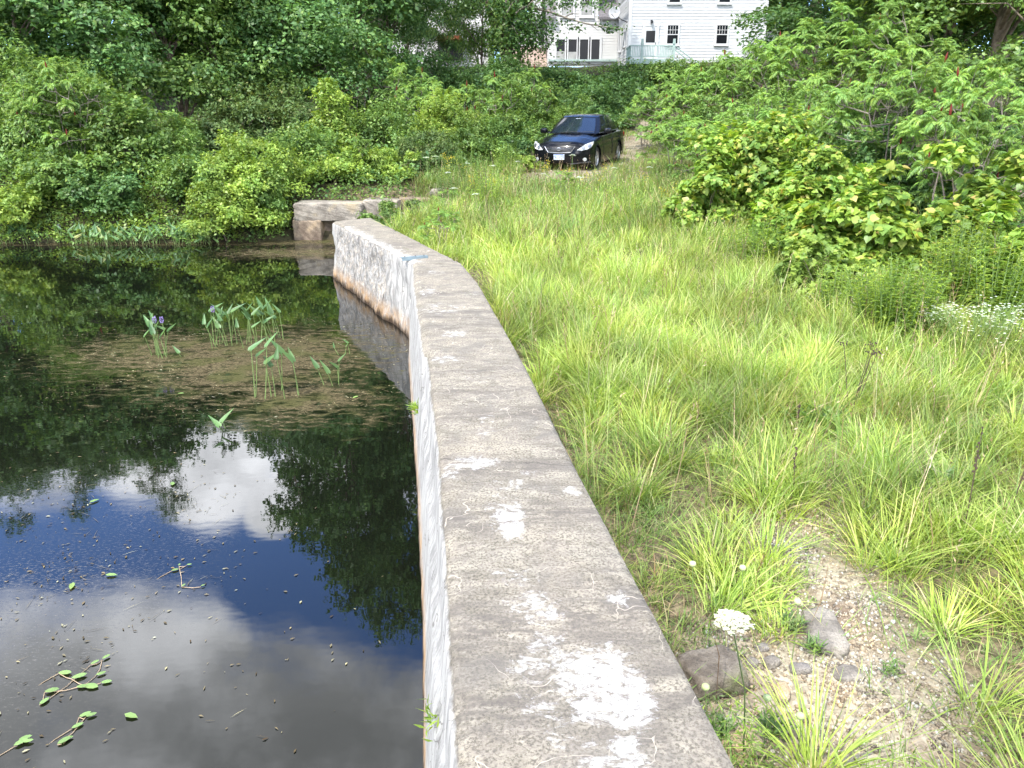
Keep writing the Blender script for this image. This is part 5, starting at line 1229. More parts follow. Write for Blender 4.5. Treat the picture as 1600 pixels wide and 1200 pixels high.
carpet('bank_plants', '', [(-26, 17.0), (-16, 16.6), (-11.4, 16.95), (-8.5, 17.0), (-5.9, 17.15), (-5.2, 17.5), (-5.2, 18.9), (-11, 18.6), (-26, 19)], 26000, G['bright'], .085, .02, .42, 303)
carpet('bank_plants', '', [(-26, 16.9), (-16, 16.5), (-11.4, 16.85), (-8.5, 16.9), (-7, 17.0), (-5.3, 17.25), (-5.1, 17.75), (-8.5, 17.5), (-11.4, 17.4), (-26, 17.4)], 9000, G['mid'], .07, .03, .38, 305, over=True)
carpet('bank_plants', '', [(-26, 17.3), (-11.4, 17.3), (-8.5, 17.4), (-5.4, 17.6), (-2.6, 18.2), (-2.2, 19.6), (-11, 20), (-26, 20)], 30000, G['mid'], .08, .1, .7, 304)
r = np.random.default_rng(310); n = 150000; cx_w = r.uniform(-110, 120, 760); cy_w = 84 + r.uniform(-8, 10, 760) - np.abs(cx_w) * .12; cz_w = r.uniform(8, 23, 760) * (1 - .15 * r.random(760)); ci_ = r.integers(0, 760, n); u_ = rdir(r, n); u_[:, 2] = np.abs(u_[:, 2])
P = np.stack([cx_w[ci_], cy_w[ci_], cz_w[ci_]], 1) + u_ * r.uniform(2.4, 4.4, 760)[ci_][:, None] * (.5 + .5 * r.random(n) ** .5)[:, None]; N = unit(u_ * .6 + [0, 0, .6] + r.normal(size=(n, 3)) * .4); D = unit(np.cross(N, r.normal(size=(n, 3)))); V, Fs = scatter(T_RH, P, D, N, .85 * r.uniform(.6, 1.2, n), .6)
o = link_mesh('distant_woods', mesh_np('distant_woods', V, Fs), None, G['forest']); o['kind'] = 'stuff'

# ------------------------------------------------------------------ sumacs
sumac_proto('tall', 31, 3.0, 1.5, 64, .36, 7, nf=(9, 13))
sumac_proto('wide', 32, 2.3, 1.7, 62, .36, 7, nf=(9, 13))
sumac_proto('small', 33, 1.5, .8, 14, .36, 3, .1)
for (key, px, pyt, D, wpx, lab) in [
    ('wide', 1418, 78, 13.6, 250, 'nearest tall sumac with forked pale stems and red seed heads, right'),
    ('wide', 1548, 100, 12.0, 230, 'big sumac at the right edge with many red seed heads'),
    ('small', 1500, 175, 11.2, 110, 'single sumac shoot between the two big sumacs, red head at its centre'),
    ('wide', 1300, 122, 15.2, 180, 'bluish green sumac behind the tall vine mound'),
    ('tall', 1300, 8, 22.5, 170, 'tall rounded sumac top left of the three in front of the dark wood'),
    ('tall', 1380, 2, 22.0, 160, 'tall rounded sumac top, middle of the three in front of the dark wood'),
    ('tall', 1445, 30, 23.0, 130, 'tall rounded sumac top, rightmost of the three before the dark wood'),
    ('wide', 1235, 40, 24.0, 130, 'sumac just right of the house corner'),
    ('wide', 1165, 72, 26.0, 140, 'sumac below the right hand window of the house'),
    ('wide', 1100, 104, 26.5, 130, 'sumac on the slope right of the deck steps'),
    ('wide', 1045, 115, 27.5, 110, 'sumac at the top of the gravel track'),
    ('wide', 1180, 150, 18.5, 150, 'sumac with thin leaning stems behind the vine mound'),
    ('wide', 1060, 172, 21.0, 130, 'low sumac with small red heads right of the car'),
    ('wide', 1120, 190, 17.0, 130, 'low sumac with red heads at the edge of the vine mound'),
    ('wide', 1010, 150, 29.0, 80, 'small sumac right behind the gravel track'),
    ('wide', 1580, 178, 10.6, 150, 'sumac low at the right edge over the vine tangle'),
    ('wide', 645, 104, 25.5, 120, 'sumac with dark red heads among shrubs, left of the trunk'),
    ('wide', 548, 50, 27.5, 120, 'sumac rising in the wood edge left of centre'),
    ('small', 830, 106, 31.5, 60, 'sumac shoot at the left end of the bank below the house'),
    ('small', 780, 118, 29.0, 60, 'sumac shoot before the vine wrapped trunk'),
    ('small', 735, 132, 27.0, 60, 'sumac shoot above the yellow green rounded shrub'),
    ('small', 560, 212, 19.6, 46, 'small sumac shoot in the bright shrubs above the granite wall'),
    ('wide', 95, 95, 19.3, 150, 'sumac like sapling leaning out at far left')]:
    sumac(key, lab, px, pyt, D, wpx)
# ferny young sumacs in the grass beside the wall
for (px, pyt, D, wpx, lab) in [(690, 352, 11.2, 66, 'young light green sumac plant against the far end of the concrete wall'), (700, 316, 15.5, 44, 'young ferny sumac in weeds beyond the concrete wall'), (668, 330, 16.2, 40, 'young ferny sumac beside the granite blocks'), (880, 290, 16.5, 40, 'pale green young sumac in grass below the car')]:
    sumac('small', lab, px, pyt, D, wpx, group='young sumac plants in the grass')

# ------------------------------------------------------------------ vine tangles
def vine(label, px, pyt, wpx, D, seed, leaf, dens, mat='vine', tpl=T_HEART, depth=.8, name='grape_vine'):
    return shrub(name, label, 'vines', px, pyt, wpx, D, G[mat], seed, leaf, dens, tpl, depth, None, .95, crad=.22)
vine('tall mound of grape vine right of the car', 1200, 126, 215, 13.2, 401, .075, 1.25)
vine('lower left lobe of grape vine beside the grass', 1108, 222, 135, 12.6, 402, .08, 1.25)
vine('green grape vine sloping down toward the shaded gap', 1285, 195, 190, 12.0, 403, .075, 1.25)
vine('yellow green grape vine tangle on the right, its left end', 1285, 292, 180, 9.6, 404, .075, 1.15)
vine('yellow green grape vine tangle with big pale leaves, middle', 1400, 236, 220, 9.4, 405, .08, 1.1)
vine('yellow green grape vine tangle running off the right edge', 1540, 226, 230, 9.0, 406, .08, 1.15)
vine('grape vine with large leaves under the right end of the tangle', 1575, 310, 140, 7.6, 407, .09, 1.0)
vine('small vine patch at the edge of the tall grass', 1215, 300, 60, 10.8, 408, .07, .9)
vine('low creeper running through the grass before the vine tangle', 1290, 372, 210, 8.2, 409, .06, .8, 'bright', T_STAR, .5, 'creeper')

# ------------------------------------------------------------------ goldenrod stands, asters, weeds
def goldenrod(label, px, pyb, H, R_px, D, nst, seed, cat='goldenrod', yellow=False, mat='weed', leafL=.085, loc=None, dens=1.0):
    r = np.random.default_rng(seed); x = atd(px, 300, D)[0] if loc is None else loc[0]; D = D if loc is None else loc[1]; g = gz1(x, D); R = R_px / 2 * D / 1200
    o = empty('goldenrod_clump' if cat == 'goldenrod' else 'weed_clump', (x, D, g), 0, label, cat); b = MB(); Ps = []; Ds = []; Ns = []; Ls = []; Fp = []
    for k in range(nst):
        a = r.uniform(0, 6.28); q = R * math.sqrt(r.random()); p0 = np.array([q * .55 * math.cos(a), q * .55 * math.sin(a), 0]); h = H * r.uniform(.5 if yellow else .7, 1.05) * (1 - .25 * (q / R) ** 2)
        p1 = p0 + np.array([q * .45 * math.cos(a) + r.uniform(-.03, .03), q * .45 * math.sin(a) + r.uniform(-.03, .03), h]); pm = (p0 + p1) / 2 + r.normal(size=3) * .015
        b.tube([p0 - [0, 0, .03], pm, p1], [.0045, .004, .002], 4, False); m_ = int(h / .020 * dens); f = np.linspace(.12, 1, m_)
        C_ = np.where(f[:, None] < .5, p0 + (pm - p0) * f[:, None] * 2, pm + (p1 - pm) * (f[:, None] - .5) * 2); an = np.arange(m_) * 2.4 + r.uniform(0, 6)
        d = np.stack([np.cos(an), np.sin(an), .45 - .7 * (1 - f)], 1); Ps.append(C_); Ds.append(d); Ns.append(np.stack([-.3 * np.cos(an), -.3 * np.sin(an), np.ones(m_)], 1) + r.normal(size=(m_, 3)) * .15); Ls.append(leafL * (1.15 - .55 * f) * r.uniform(.8, 1.15, m_))
        if yellow: Fp.append(p1 + r.normal(size=(16, 3)) * [.03, .03, .05])
    L = np.concatenate(Ls); V, Fs = scatter(T_RH, np.concatenate(Ps), np.concatenate(Ds), np.concatenate(Ns), L, L * .22 + .002)
    link_mesh('leaves', mesh_np('leaves', V, Fs), o, G[mat]); b.build('stems', M_stem, o)
    if yellow:
        P = np.concatenate(Fp); n = len(P); V, Fs = scatter(T_RH, P, rdir(r, n), rdir(r, n), .022, .02); link_mesh('flowers', mesh_np('flowers', V, Fs), o, G['yellow'])['kind'] = 'stuff'
    return o
goldenrod('big leafy goldenrod stand in the grass, right of centre', 1425, 0, .80, 150, 6.9, 95, 501, leafL=.10)
goldenrod('tall leafy goldenrod stand in front of the grape vine, right edge', 1540, 0, 1.05, 160, 7.7, 70, 502, leafL=.10)
goldenrod('slim goldenrod stand left of the big one', 1330, 0, .58, 90, 7.6, 34, 503, leafL=.09)
goldenrod('thin leafy weed clump in the shade below the grape vine mound', 1190, 0, .66, 120, 10.2, 50, 504, leafL=.10)
goldenrod('leafy weeds at the foot of the grape vine lobe', 1260, 0, .6, 120, 10.4, 44, 505, leafL=.10)
goldenrod('fine leafy weeds along the grass edge right of the vine patch', 1130, 0, .45, 90, 10.8, 20, 506)
goldenrod('goldenrod stand near the right edge above the white asters', 1600, 0, .9, 130, 7.1, 44, 507, leafL=.10)
for k, (px, D, H, wp, ns, lab) in enumerate([(885, 20.4, .30, 60, 7, 'yellow flowered goldenrod in front of the car number plate'), (940, 21.0, .34, 50, 7, 'yellow flowered goldenrod by the near front wheel of the car'), (845, 21.2, .36, 30, 5, 'yellow flowered goldenrod at the far front corner of the car'),
        (705, 19.0, .8, 40, 9, 'yellow flowered goldenrod beside the dark fine leaved shrub'), (630, 17.6, .75, 26, 7, 'yellow goldenrod standing over the granite blocks'), (1060, 15, .5, 60, 10, 'yellow flowered goldenrod left of the grape vine lobe'), (760, 17.0, .5, 60, 10, 'yellow flowered goldenrod in the weeds beyond the wall'),
        (1000, 17.5, .45, 60, 9, 'yellow flowered goldenrod in the middle of the meadow edge'), (812, 24.2, .8, 30, 8, 'yellow flowered goldenrod against shrubs left of the car'), (920, 18.5, .4, 60, 8, 'yellow flowered goldenrod a few steps in front of the car')]):
    goldenrod(lab, px, 0, H, wp, D, ns, 520 + k, yellow=True, mat='weed')
for k, (px, D, H, wp, ns, mt_, lab) in enumerate([(650, 15.6, .75, 60, 26, 'mid', 'leafy weeds closing over the right end of the granite blocks'), (705, 16.6, .9, 60, 26, 'olive', 'tall dull green weeds before the dark fine leaved shrub'), (760, 15.4, .8, 60, 24, 'weed', 'pale green weeds around the dark bare twig'),
        (735, 18.2, 1.0, 60, 24, 'mid', 'tall weeds at the foot of the grey green rounded shrub'), (790, 20.2, .9, 44, 20, 'weed', 'tall weeds just left of the car bumper'), (640, 14.2, .55, 46, 20, 'weed', 'low weeds at the right back corner of the concrete wall end'),
        (985, 20.4, .55, 60, 22, 'weed', 'weeds at the edge of the gravel behind the near wheel of the car'), (1040, 17.4, .75, 70, 26, 'mid', 'weeds below the small low sumac right of the track'), (1085, 14.6, .7, 60, 24, 'olive', 'dull green weeds left of the grape vine lobe'),
        (830, 17.2, .5, 70, 20, 'olive', 'low olive weeds in the meadow below the car'), (900, 16.2, .45, 70, 18, 'weed', 'low pale weeds in the meadow below the number plate'), (690, 12.6, .6, 50, 22, 'weed', 'weeds against the concrete wall just past its bend'), (1010, 13.2, .5, 80, 20, 'mid', 'leafy weeds in the open grass left of the vines')]):
    goldenrod(lab, px, 0, H, wp, D, ns, 560 + k, cat='weeds', mat=mt_, leafL=.10)
def asters(label, px, D, wp, H, nst, seed):
    r = np.random.default_rng(seed); x = atd(px, 300, D)[0]; g = gz1(x, D); R = wp / 2 * D / 1200; o = empty('aster_clump', (x, D, g), 0, label, 'asters'); b = MB(); Fp = []; Lp_ = []
    for k in range(nst):
        a = r.uniform(0, 6.28); q = R * math.sqrt(r.random()); p0 = Vector((q * .8 * math.cos(a), q * .8 * math.sin(a), 0)); h = H * r.uniform(.6, 1.05); p1 = p0 + Vector((.12 * r.normal(), .12 * r.normal(), h)); b.tube([p0, (p0 + p1) / 2 + Vector((.01, .02, 0)), p1], [.0035, .003, .0015], 4, False)
        for j in range(6):
            e = p1 + Vector((r.normal() * .05, r.normal() * .05, r.uniform(-.05, .05))); b.tube([p0.lerp(p1, r.uniform(.6, .9)), e], [.0018, .001], 3, False); Fp.append(e)
        Lp_ += [np.array(p0.lerp(p1, f)) for f in r.uniform(.1, .9, 14)]
    b.build('stems', M_stem, o); P = np.array(Fp); n = len(P); V = []; parts = []
    for j in range(6):
        an = j * math.pi / 3; D_ = np.tile([math.cos(an), math.sin(an), .2], (n, 1)); parts.append(scatter(T_RH, P, D_, np.tile([0, 0, 1.], (n, 1)) + r.normal(size=(n, 3)) * .3, .013, .008))
    V, Fs = join(parts); link_mesh('flowers', mesh_np('flowers', V, Fs), o, G['white'])['kind'] = 'stuff'; P = np.array(Lp_); n = len(P); V, Fs = scatter(T_RH, P, rdir(r, n) * [1, 1, .4], rdir(r, n) + [0, 0, 1], .04, .008); link_mesh('leaves', mesh_np('leaves', V, Fs), o, G['weed'])
asters('white aster clump thick with tiny flowers at the right edge', 1585, 6.4, 150, .46, 46, 601); asters('sparser white aster clump left of the thick one', 1500, 6.7, 100, .36, 22, 602); asters('small white asters low in the grass before the creeper', 1345, 7.6, 120, .22, 14, 603)

# Queen Anne's lace in the foreground and small umbels in the meadow
def umbel(base, head, R, seed, label, group=None, big=False, name='white_umbel_flower', leaves=True):
    r = np.random.default_rng(seed); o = empty(name, base, 0, label, 'flower', group); hd = Vector(head) - Vector(base); b = MB(); mid = hd * .5 + Vector((.03, .02, 0)) * hd.length
    sr = .0024 if big else .005
    b.tube([(0, 0, -.02), mid * .6, mid, hd * .82 + Vector((.005, .004, 0)), hd - Vector((0, 0, R * .45))], [sr * 1.3, sr * 1.2, sr, sr, sr * .9], 5, False)
    ns = 30 if big else 7; P = []
    for k in range(ns):
        f = math.sqrt((k + .5) / ns); a = k * 2.4; c_ = Vector((R * f * math.cos(a), R * f * math.sin(a), -.25 * R * f * f)) + hd; b.tube([hd - Vector((0, 0, R * .45)), c_], [.0012, .0008], 3, False)
        m_ = 26 if big else 9; P.append(np.array(c_) + r.normal(size=(m_, 3)) * R * (.085 if big else .16) * np.array([1, 1, .35]))
    b.build('stem', M_stem if not big else simple('lace_stem', (.10, .15, .05), .7), o); P = np.concatenate(P); n = len(P); s_ = .0042 if big else .016
    parts = [scatter(T_RH, P, np.stack([np.cos(a + P[:, 0] * 900), np.sin(a + P[:, 0] * 900), np.full(n, .15)], 1), np.tile([0, 0, 1.], (n, 1)) + r.normal(size=(n, 3)) * .35, s_, s_ * .8) for a in ((0, 1.26, 2.5, 3.8, 5.0) if big else (0, 2.1, 4.2))]
    V, Fs = join(parts); link_mesh('flower_head', mesh_np('flower_head', V, Fs), o, G['white'])
    if leaves:
        m_ = 160 if big else 30; f = r.random(m_) * .35; P = np.array([np.array(mid * (q * 2)) for q in f]) + r.normal(size=(m_, 3)) * .05 * [1, 1, .5]; V, Fs = scatter(T_RH, P, rdir(r, m_) + [0, 0, .2], rdir(r, m_) + [0, 0, 1.], .035, .006); link_mesh('leaves', mesh_np('leaves', V, Fs), o, G['weed'])
    return o
bq = at(1162, 1186, .42); hd3 = ray(1145, 966) * 2.16 + np.array([0, 0, CAMZ])
umbel((bq[0], bq[1], gz1(bq[0], bq[1])), hd3, .052, 700, 'large white lacy flower head on a dark stem leaning by the concrete wall', big=True, name='queen_annes_lace')
um = umbel((0, 0, 0), (0, .0, .62), .07, 701, 'white umbel', 'white umbel flowers in the meadow'); r = random.Random(3)
spots = [(668, 18.9, 'white umbel flower in front of the dark fine leaved shrub, lowest of its trio'), (682, 19.6, 'white umbel flower against the dark fine leaved shrub, at its right edge'), (701, 17.6, 'white umbel flower right of the dark fine leaved shrub in yellow goldenrod'),
         (731, 19.9, 'white umbel flower below the grey green rounded shrub'), (627, 17.0, 'white umbel flower close above the right end of the granite blocks'), (709, 15.2, 'white umbel flower between the granite blocks and the bare twig'), (770, 17.6, 'white umbel flower just right of the dark bare twig'),
         (808, 18.8, 'white umbel flower left of the car bumper, in the tall weeds'), (848, 17.2, 'white umbel flower straight below the far front wheel of the car'), (893, 18.9, 'white umbel flower directly below the car number plate'), (905, 14.6, 'solitary white umbel flower far down in the grass below the car'),
         (958, 18.6, 'white umbel flower below the near rear wheel of the car'), (1012, 17.0, 'white umbel flower between the gravel track and the grape vine lobe'), (744, 14.1, 'nearest of the white umbel flowers beyond the wall bend')]
for k, (px, D, lab) in enumerate(spots):
    x = atd(px, 300, D)[0]; loc = (x, D, gz1(x, D))
    if k == 0: um.location = loc; um.scale = (1, 1, 1.25); um['label'] = lab
    else: copy_thing(um, loc, r.uniform(0, 6), (.9, .9, r.uniform(.7, 1.3)), lab)
# green buds and clover heads near the wall
M_bud = simple('green_bud', (.45, .55, .25), .7)
for k, (px, py, h, lab) in enumerate([(1082, 884, .34, 'pale green unopened flower head left above the big white one'), (1246, 943, .30, 'green flower bud above the long pale stone'), (1102, 1077, .22, 'round green bud before the dark mossy stone'), (1198, 1094, .20, 'small green bud on a bent stem beside the tan wedge stone'), (1250, 1122, .16, 'round green bud at the feathery weeds, bottom'), (1160, 890, .30, 'dried pale bud standing in the dark grass tuft')]):
    q = at(px, py, .46 + h); g = gz1(q[0], q[1]); o = empty('flower_bud', (q[0] + .02, q[1] + .03, g), 0, lab, 'bud'); hh3 = q[2] - g; b = MB(); b.tube([(0, 0, 0), (-.005, -.02, hh3 * .6), (-.02, -.03, hh3)], [.002, .0018, .0015], 5, False); b.build('stem', M_stem, o)
    b = MB(); b.lathe([(0, -.012), (.010, -.006), (.014, .002), (.012, .010), (.005, .013), (0, .012)], 10, Matrix.Translation((-.02, -.03, hh3 + .006))); b.build('bud', M_bud, o, True)
# dead dark stalks
def dead_stalk(px, py0, pyt, label, seed, heads=3, kind=0):
    g0 = at(px, py0, .5); g = gz1(g0[0], g0[1]); g0 = at(px, py0, g); tp = atd(px, pyt, g0[1]); h = tp[2] - g; r = random.Random(seed); o = empty('dead_stalk', (g0[0], g0[1], g), 0, label, 'dead weed'); b = MB(); hb = MB()
    n = heads
    for k in range(n):
        e = Vector((r.uniform(-.5, .5) * h * (.5 if n > 1 else .06), r.uniform(-.1, .1) * h, h * r.uniform(.85, 1.02))); b.tube([(0, 0, 0), e * .4 + Vector((.01 * r.uniform(-1, 1), 0, 0)), e * .75, e], [.0035, .003, .0025, .0015], 5, False)
        for j in range(9 if kind == 0 else 16):
            q = e + (Vector((r.gauss(0, .018), r.gauss(0, .018), r.gauss(0, .010))) if kind == 0 else Vector((r.gauss(0, .004), r.gauss(0, .004), -r.random() * h * .35))); hb.box(q, (.007, .007, .009), r.uniform(0, 3))
    b.build('stem', M_brownstem, o); hb.build('seed_heads', M_brownstem, o)['kind'] = 'stuff'; return o
dead_stalk(1328, 655, 536, 'dark dried stalk with clustered seed heads beside the leafy rosette', 1, 5); dead_stalk(1385, 600, 585, 'short dark dried stalk right of the branched one', 2, 3)
dead_stalk(1503, 845, 650, 'thin dark upright stalk in bright grass, lower right', 3, 1, 1); dead_stalk(1574, 830, 672, 'thin dark upright stalk nearest the right edge', 4, 1, 1); dead_stalk(1234, 790, 700, 'thin dark bare stalk left of the leafy rosette', 5, 1, 1); dead_stalk(1241, 700, 625, 'short reddish brown stalk behind the leafy rosette', 6, 1, 1)
dead_stalk(764, 345, 262, 'dark bare twig standing in weeds beyond the wall', 8, 2, 1)
# leafy rosettes
def rosette(label, px, py, n, L, seed, mat='dark'):
    g0 = at(px, py, .5); g = gz1(g0[0], g0[1]); g0 = at(px, py, g); r = np.random.default_rng(seed); an = r.uniform(0, 6.28, n); up = r.uniform(.2, 1.6, n); P = np.stack([g0[0] + r.normal(size=n) * L * .35, g0[1] + r.normal(size=n) * L * .3, g + r.uniform(.0, .05, n)], 1)
    D = np.stack([np.cos(an), np.sin(an), up], 1); N = np.stack([-np.cos(an) * up, -np.sin(an) * up, np.ones(n)], 1); V, Fs = scatter(T_LF if n < 50 else T_RH, P - [g0[0], g0[1], g], D, N, L * r.uniform(.6, 1.1, n), L * (.26 if n < 50 else .13)); o = link_mesh('leafy_rosette', mesh_np('leafy_rosette', V, Fs), None, G[mat]); o.location = (g0[0], g0[1], g); prop(o, label, 'plant'); return o
rosette('dark green broad leaved rosette at the foot of the dried stalks', 1275, 668, 46, .20, 801, 'mid'); rosette('dark leaved plant left of the broad leaved rosette', 1215, 628, 26, .16, 802, 'mid'); rosette('broad dark leaf plant hidden in the grass, lower right', 1475, 770, 18, .20, 803, 'mid'); rosette('leafy weed in tall grass near the middle', 1150, 515, 20, .16, 804, 'mid')
rosette('feathery green weed between the wall and the tan wedge stone', 1130, 1150, 60, .07, 821, 'mid'); rosette('feathery green weed at the bottom edge right of the big flower stem', 1210, 1150, 80, .07, 822, 'mid'); rosette('small green weed at the lower end of the long pale stone', 1270, 1020, 50, .06, 823, 'mid'); rosette('reddish tinged weed left of the long pale stone', 1235, 985, 50, .07, 824, 'olive'); rosette('small weed alone in the sandy gravel right of the long stone', 1390, 1055, 50, .05, 825, 'mid')
rosette('light green leafy weed growing from a crack on the wall top', 722, 434, 16, .07, 805, 'weed')
# tufts growing out of the wall face
for (px, py, z_, n_, L_, lab, sd) in [(642, 640, .42, 46, .10, 'fern like weed growing out of the wall face above the water', 811), (708, 1128, .62, 26, .06, 'small green weed in the wall crack near the bottom edge', 812)]:
    q = at(px, py, z_); lx_ = np.interp(q[1], [p_[1] for p_ in WALL_L], [p_[0] for p_ in WALL_L]) - .08; r = np.random.default_rng(sd); P = r.normal(size=(n_, 3)) * [.012, .03, .02]; D = unit(r.normal(size=(n_, 3)) * .5 + [-.5, 0, .5]); V, Fs = scatter(T_RH, P, D, r.normal(size=(n_, 3)) + [-1, 0, .5], L_ * r.uniform(.6, 1.1, n_), L_ * .14)
    o = link_mesh('wall_weed', mesh_np('wall_weed', V, Fs), None, G['weed']); o.location = (lx_, q[1], z_); prop(o, lab, 'plant')

# ------------------------------------------------------------------ pond plants
T_ARROW = (np.array([(0, 0, 0), (-.16, .20, .03), (-.02, .40, .07), (.30, .34, .05), (.65, .17, 0), (1, 0, -.05), (.65, -.17, 0), (.30, -.34, .05), (-.02, -.40, .07), (-.16, -.20, .03), (.4, 0, -.05)]), T_HEART[1])
def pickerel(label, px, py, n, H, spreadR, seed, flowers=0, group='pickerelweed clumps in the pond', loc=None, leafL=.15, axis=None):
    c0 = at(px, py, 0) if loc is None else np.array(loc); r = np.random.default_rng(seed); o = empty('pickerelweed', (c0[0], c0[1], 0), 0, label, 'water plant', group); b = MB(); P = []; D = []; N = []; L = []
    sx = spreadR if axis is None else spreadR * axis
    for k in range(n):
        p0 = Vector((r.normal() * sx * .5, r.normal() * spreadR * .35, -.12)); a = r.uniform(0, 6.28); h = H * r.uniform(.55 if group.endswith('pond') else .15, 1.15); p1 = p0 + Vector((math.cos(a) * .10 * r.random() + .05 * r.normal(), .06 * r.normal(), h + .12)); b.tube([p0, p0.lerp(p1, .5) + Vector((.004, .004, 0)), p1], [.0055, .0045, .003], 5, False)
        az = r.uniform(-.7, 3.8) if r.random() < .7 else r.uniform(0, 6.28); u_ = r.uniform(.5, 1.6); d = np.array([math.cos(az), math.sin(az) * .6, u_]); P.append(p1); D.append(d); N.append(np.array([-math.cos(az) * u_, -.8, .9 + r.random() * .3])); L.append(leafL * r.uniform(.7, 1.15))
    b.build('stalks', M_stem, o)['kind'] = 'stuff'; L = np.array(L); V, Fs = scatter(T_ARROW, np.array(P), np.array(D), np.array(N), L, L * .44); link_mesh('leaves', mesh_np('leaves', V, Fs), o, G['water'])
    for k in range(flowers):
        fx = (-.35 + .45 * k) * spreadR; b = MB(); b.tube([(fx, .02, -.1), (fx + .01, .02, H * .9), (fx, .02, H * 1.12)], [.004, .0035, .003], 5, False); b.build('flower_stalk', M_stem, o)
        m_ = 90; f = r.random(m_); an = r.uniform(0, 6.28, m_); rr_ = .013 * np.sin(.35 + f * 2.5); PP = np.stack([fx + rr_ * np.cos(an), .02 + rr_ * np.sin(an), H * 1.10 + f * .075], 1); V, Fs = scatter(T_RH, PP, np.stack([np.cos(an), np.sin(an), .4 + 0 * an], 1), rdir(r, m_), .014, .010); link_mesh('flower_spike', mesh_np('flower_spike', V, Fs), o, G['purple'])
    return o
pickerel('nearest pickerelweed clump with the tallest arrow leaf, no flower', 420, 618, 9, .44, .26, 901, 0, leafL=.18)
pickerel('wide pickerelweed clump with one violet spike, behind the nearest clump', 352, 540, 14, .36, .30, 902, 1, leafL=.17)
pickerel('right part of the back row of pickerelweed, three pale leaves on thin stalks', 402, 536, 9, .36, .26, 903, 0, leafL=.165)
pickerel('small pickerelweed at the right end of the back row', 436, 528, 5, .33, .12, 904, 0, leafL=.17)
pickerel('pickerelweed clump with two violet spikes at the left', 257, 556, 9, .34, .18, 905, 2, leafL=.15)
pickerel('low pickerelweed leaves lying toward the wall', 516, 602, 4, .18, .12, 906, 0, leafL=.14)
pickerel('single two leaved shoot standing alone in front of the brown weed', 356, 668, 2, .10, .02, 907, 0, leafL=.15)
pickerel('thin grassy shoots near the reflection of the wall', 540, 553, 3, .12, .12, 908, 0, leafL=.08)
pickerel('single slanting leaf right of the two spiked clump', 289, 556, 1, .06, .02, 909, 0, leafL=.11)
labs = ['leftmost pickerelweed on the far bank, at the picture edge', 'second pickerelweed from the left on the far bank, in deep shade', 'pickerelweed with a violet spike leaning over the far bank water', 'dense pickerelweed on the far bank below the pointed sapling', 'dense pickerelweed in the middle of the far bank row', 'pickerelweed on the far bank in front of the low bright shrub', 'rightmost pickerelweed of the far bank row', 'pickerelweed just left of the dense far bank row']
for k, (px, w_, n_) in enumerate([(12, .7, 16), (52, .6, 14), (104, .5, 9), (190, .8, 34), (235, .8, 34), (275, .7, 26), (318, .6, 18), (150, .7, 26)]):
    q = at(px, 380, 0); pickerel(labs[k], 0, 0, int(n_ * 1.8), .30, w_, 930 + k, 1 if k == 2 else 0, 'pickerelweed row along the far bank', (q[0], q[1] + .12, 0), leafL=.20)
# floating leaves
def pads(label, pts, seed, L=.06, up=0.0):
    c0 = at(*pts[0][:2], 0); r = np.random.default_rng(seed); o = empty('floating_pondweed', (c0[0], c0[1], 0), 0, label, 'pond plant', 'floating leaved pondweed'); b = MB(); prev = None
    for (px, py, s_, an) in pts:
        q = at(px, py, 0) - c0; s_ *= .82; V, Fs = scatter((np.array([(0, 0, 0), (.2, .38, 0), (.5, .5, .01), (.8, .38, 0), (1, 0, 0), (.8, -.38, 0), (.5, -.5, .01), (.2, -.38, 0), (.5, 0, .0)]), [np.array([(0, 8, 2, 1), (8, 4, 3, 2), (0, 7, 6, 8), (8, 6, 5, 4)])]), np.array([[0, 0, 0]]), np.array([[math.cos(an), math.sin(an), up]]), np.array([[0, 0, 1.]]), s_, s_ * .5)
        lf = link_mesh('leaf', mesh_np('leaf', V, Fs), o, G['pad']); lf.location = (q[0], q[1], .008 + .003 * r.random()); e = Vector((q[0], q[1], .004))
        if prev is not None: b.tube([prev, (prev + e) / 2 + Vector((.01, -.01, 0)), e], .0018, 4, False)
        prev = e
    b.tube([Vector((0, 0, .004)), Vector((-.04, -.06, .002)), Vector((-.08, -.13, -.01))], .002, 4, False); b.build('runner', M_dry, o); return o
pads('floating pondweed with the broadest oval leaves, lower left', [(92, 1053, .075, 0), (112, 1062, .08, .5), (132, 1072, .09, -.2), (70, 1083, .075, .3), (62, 1103, .06, 1.2), (142, 1040, .05, .9), (160, 1032, .05, 1.0), (150, 1057, .055, .6), (120, 1075, .06, .1), (158, 1068, .06, .2)], 1)
pads('small three leaved pondweed afloat in the blue reflection', [(268, 893, .05, .4), (292, 884, .035, .2), (280, 886, .03, 1.8), (284, 918, .035, 1.2), (314, 918, .03, .8)], 2)
pads('narrow leaved pondweed shoot below the broad leaved one', [(112, 1140, .06, .8), (124, 1122, .06, .7), (134, 1122, .055, .5), (90, 1165, .07, .9), (98, 1158, .05, .5)], 3)
pads('narrow pondweed shoot nearest the lower left corner', [(22, 1168, .07, .9), (30, 1158, .06, .5), (36, 1162, .05, .3)], 4)
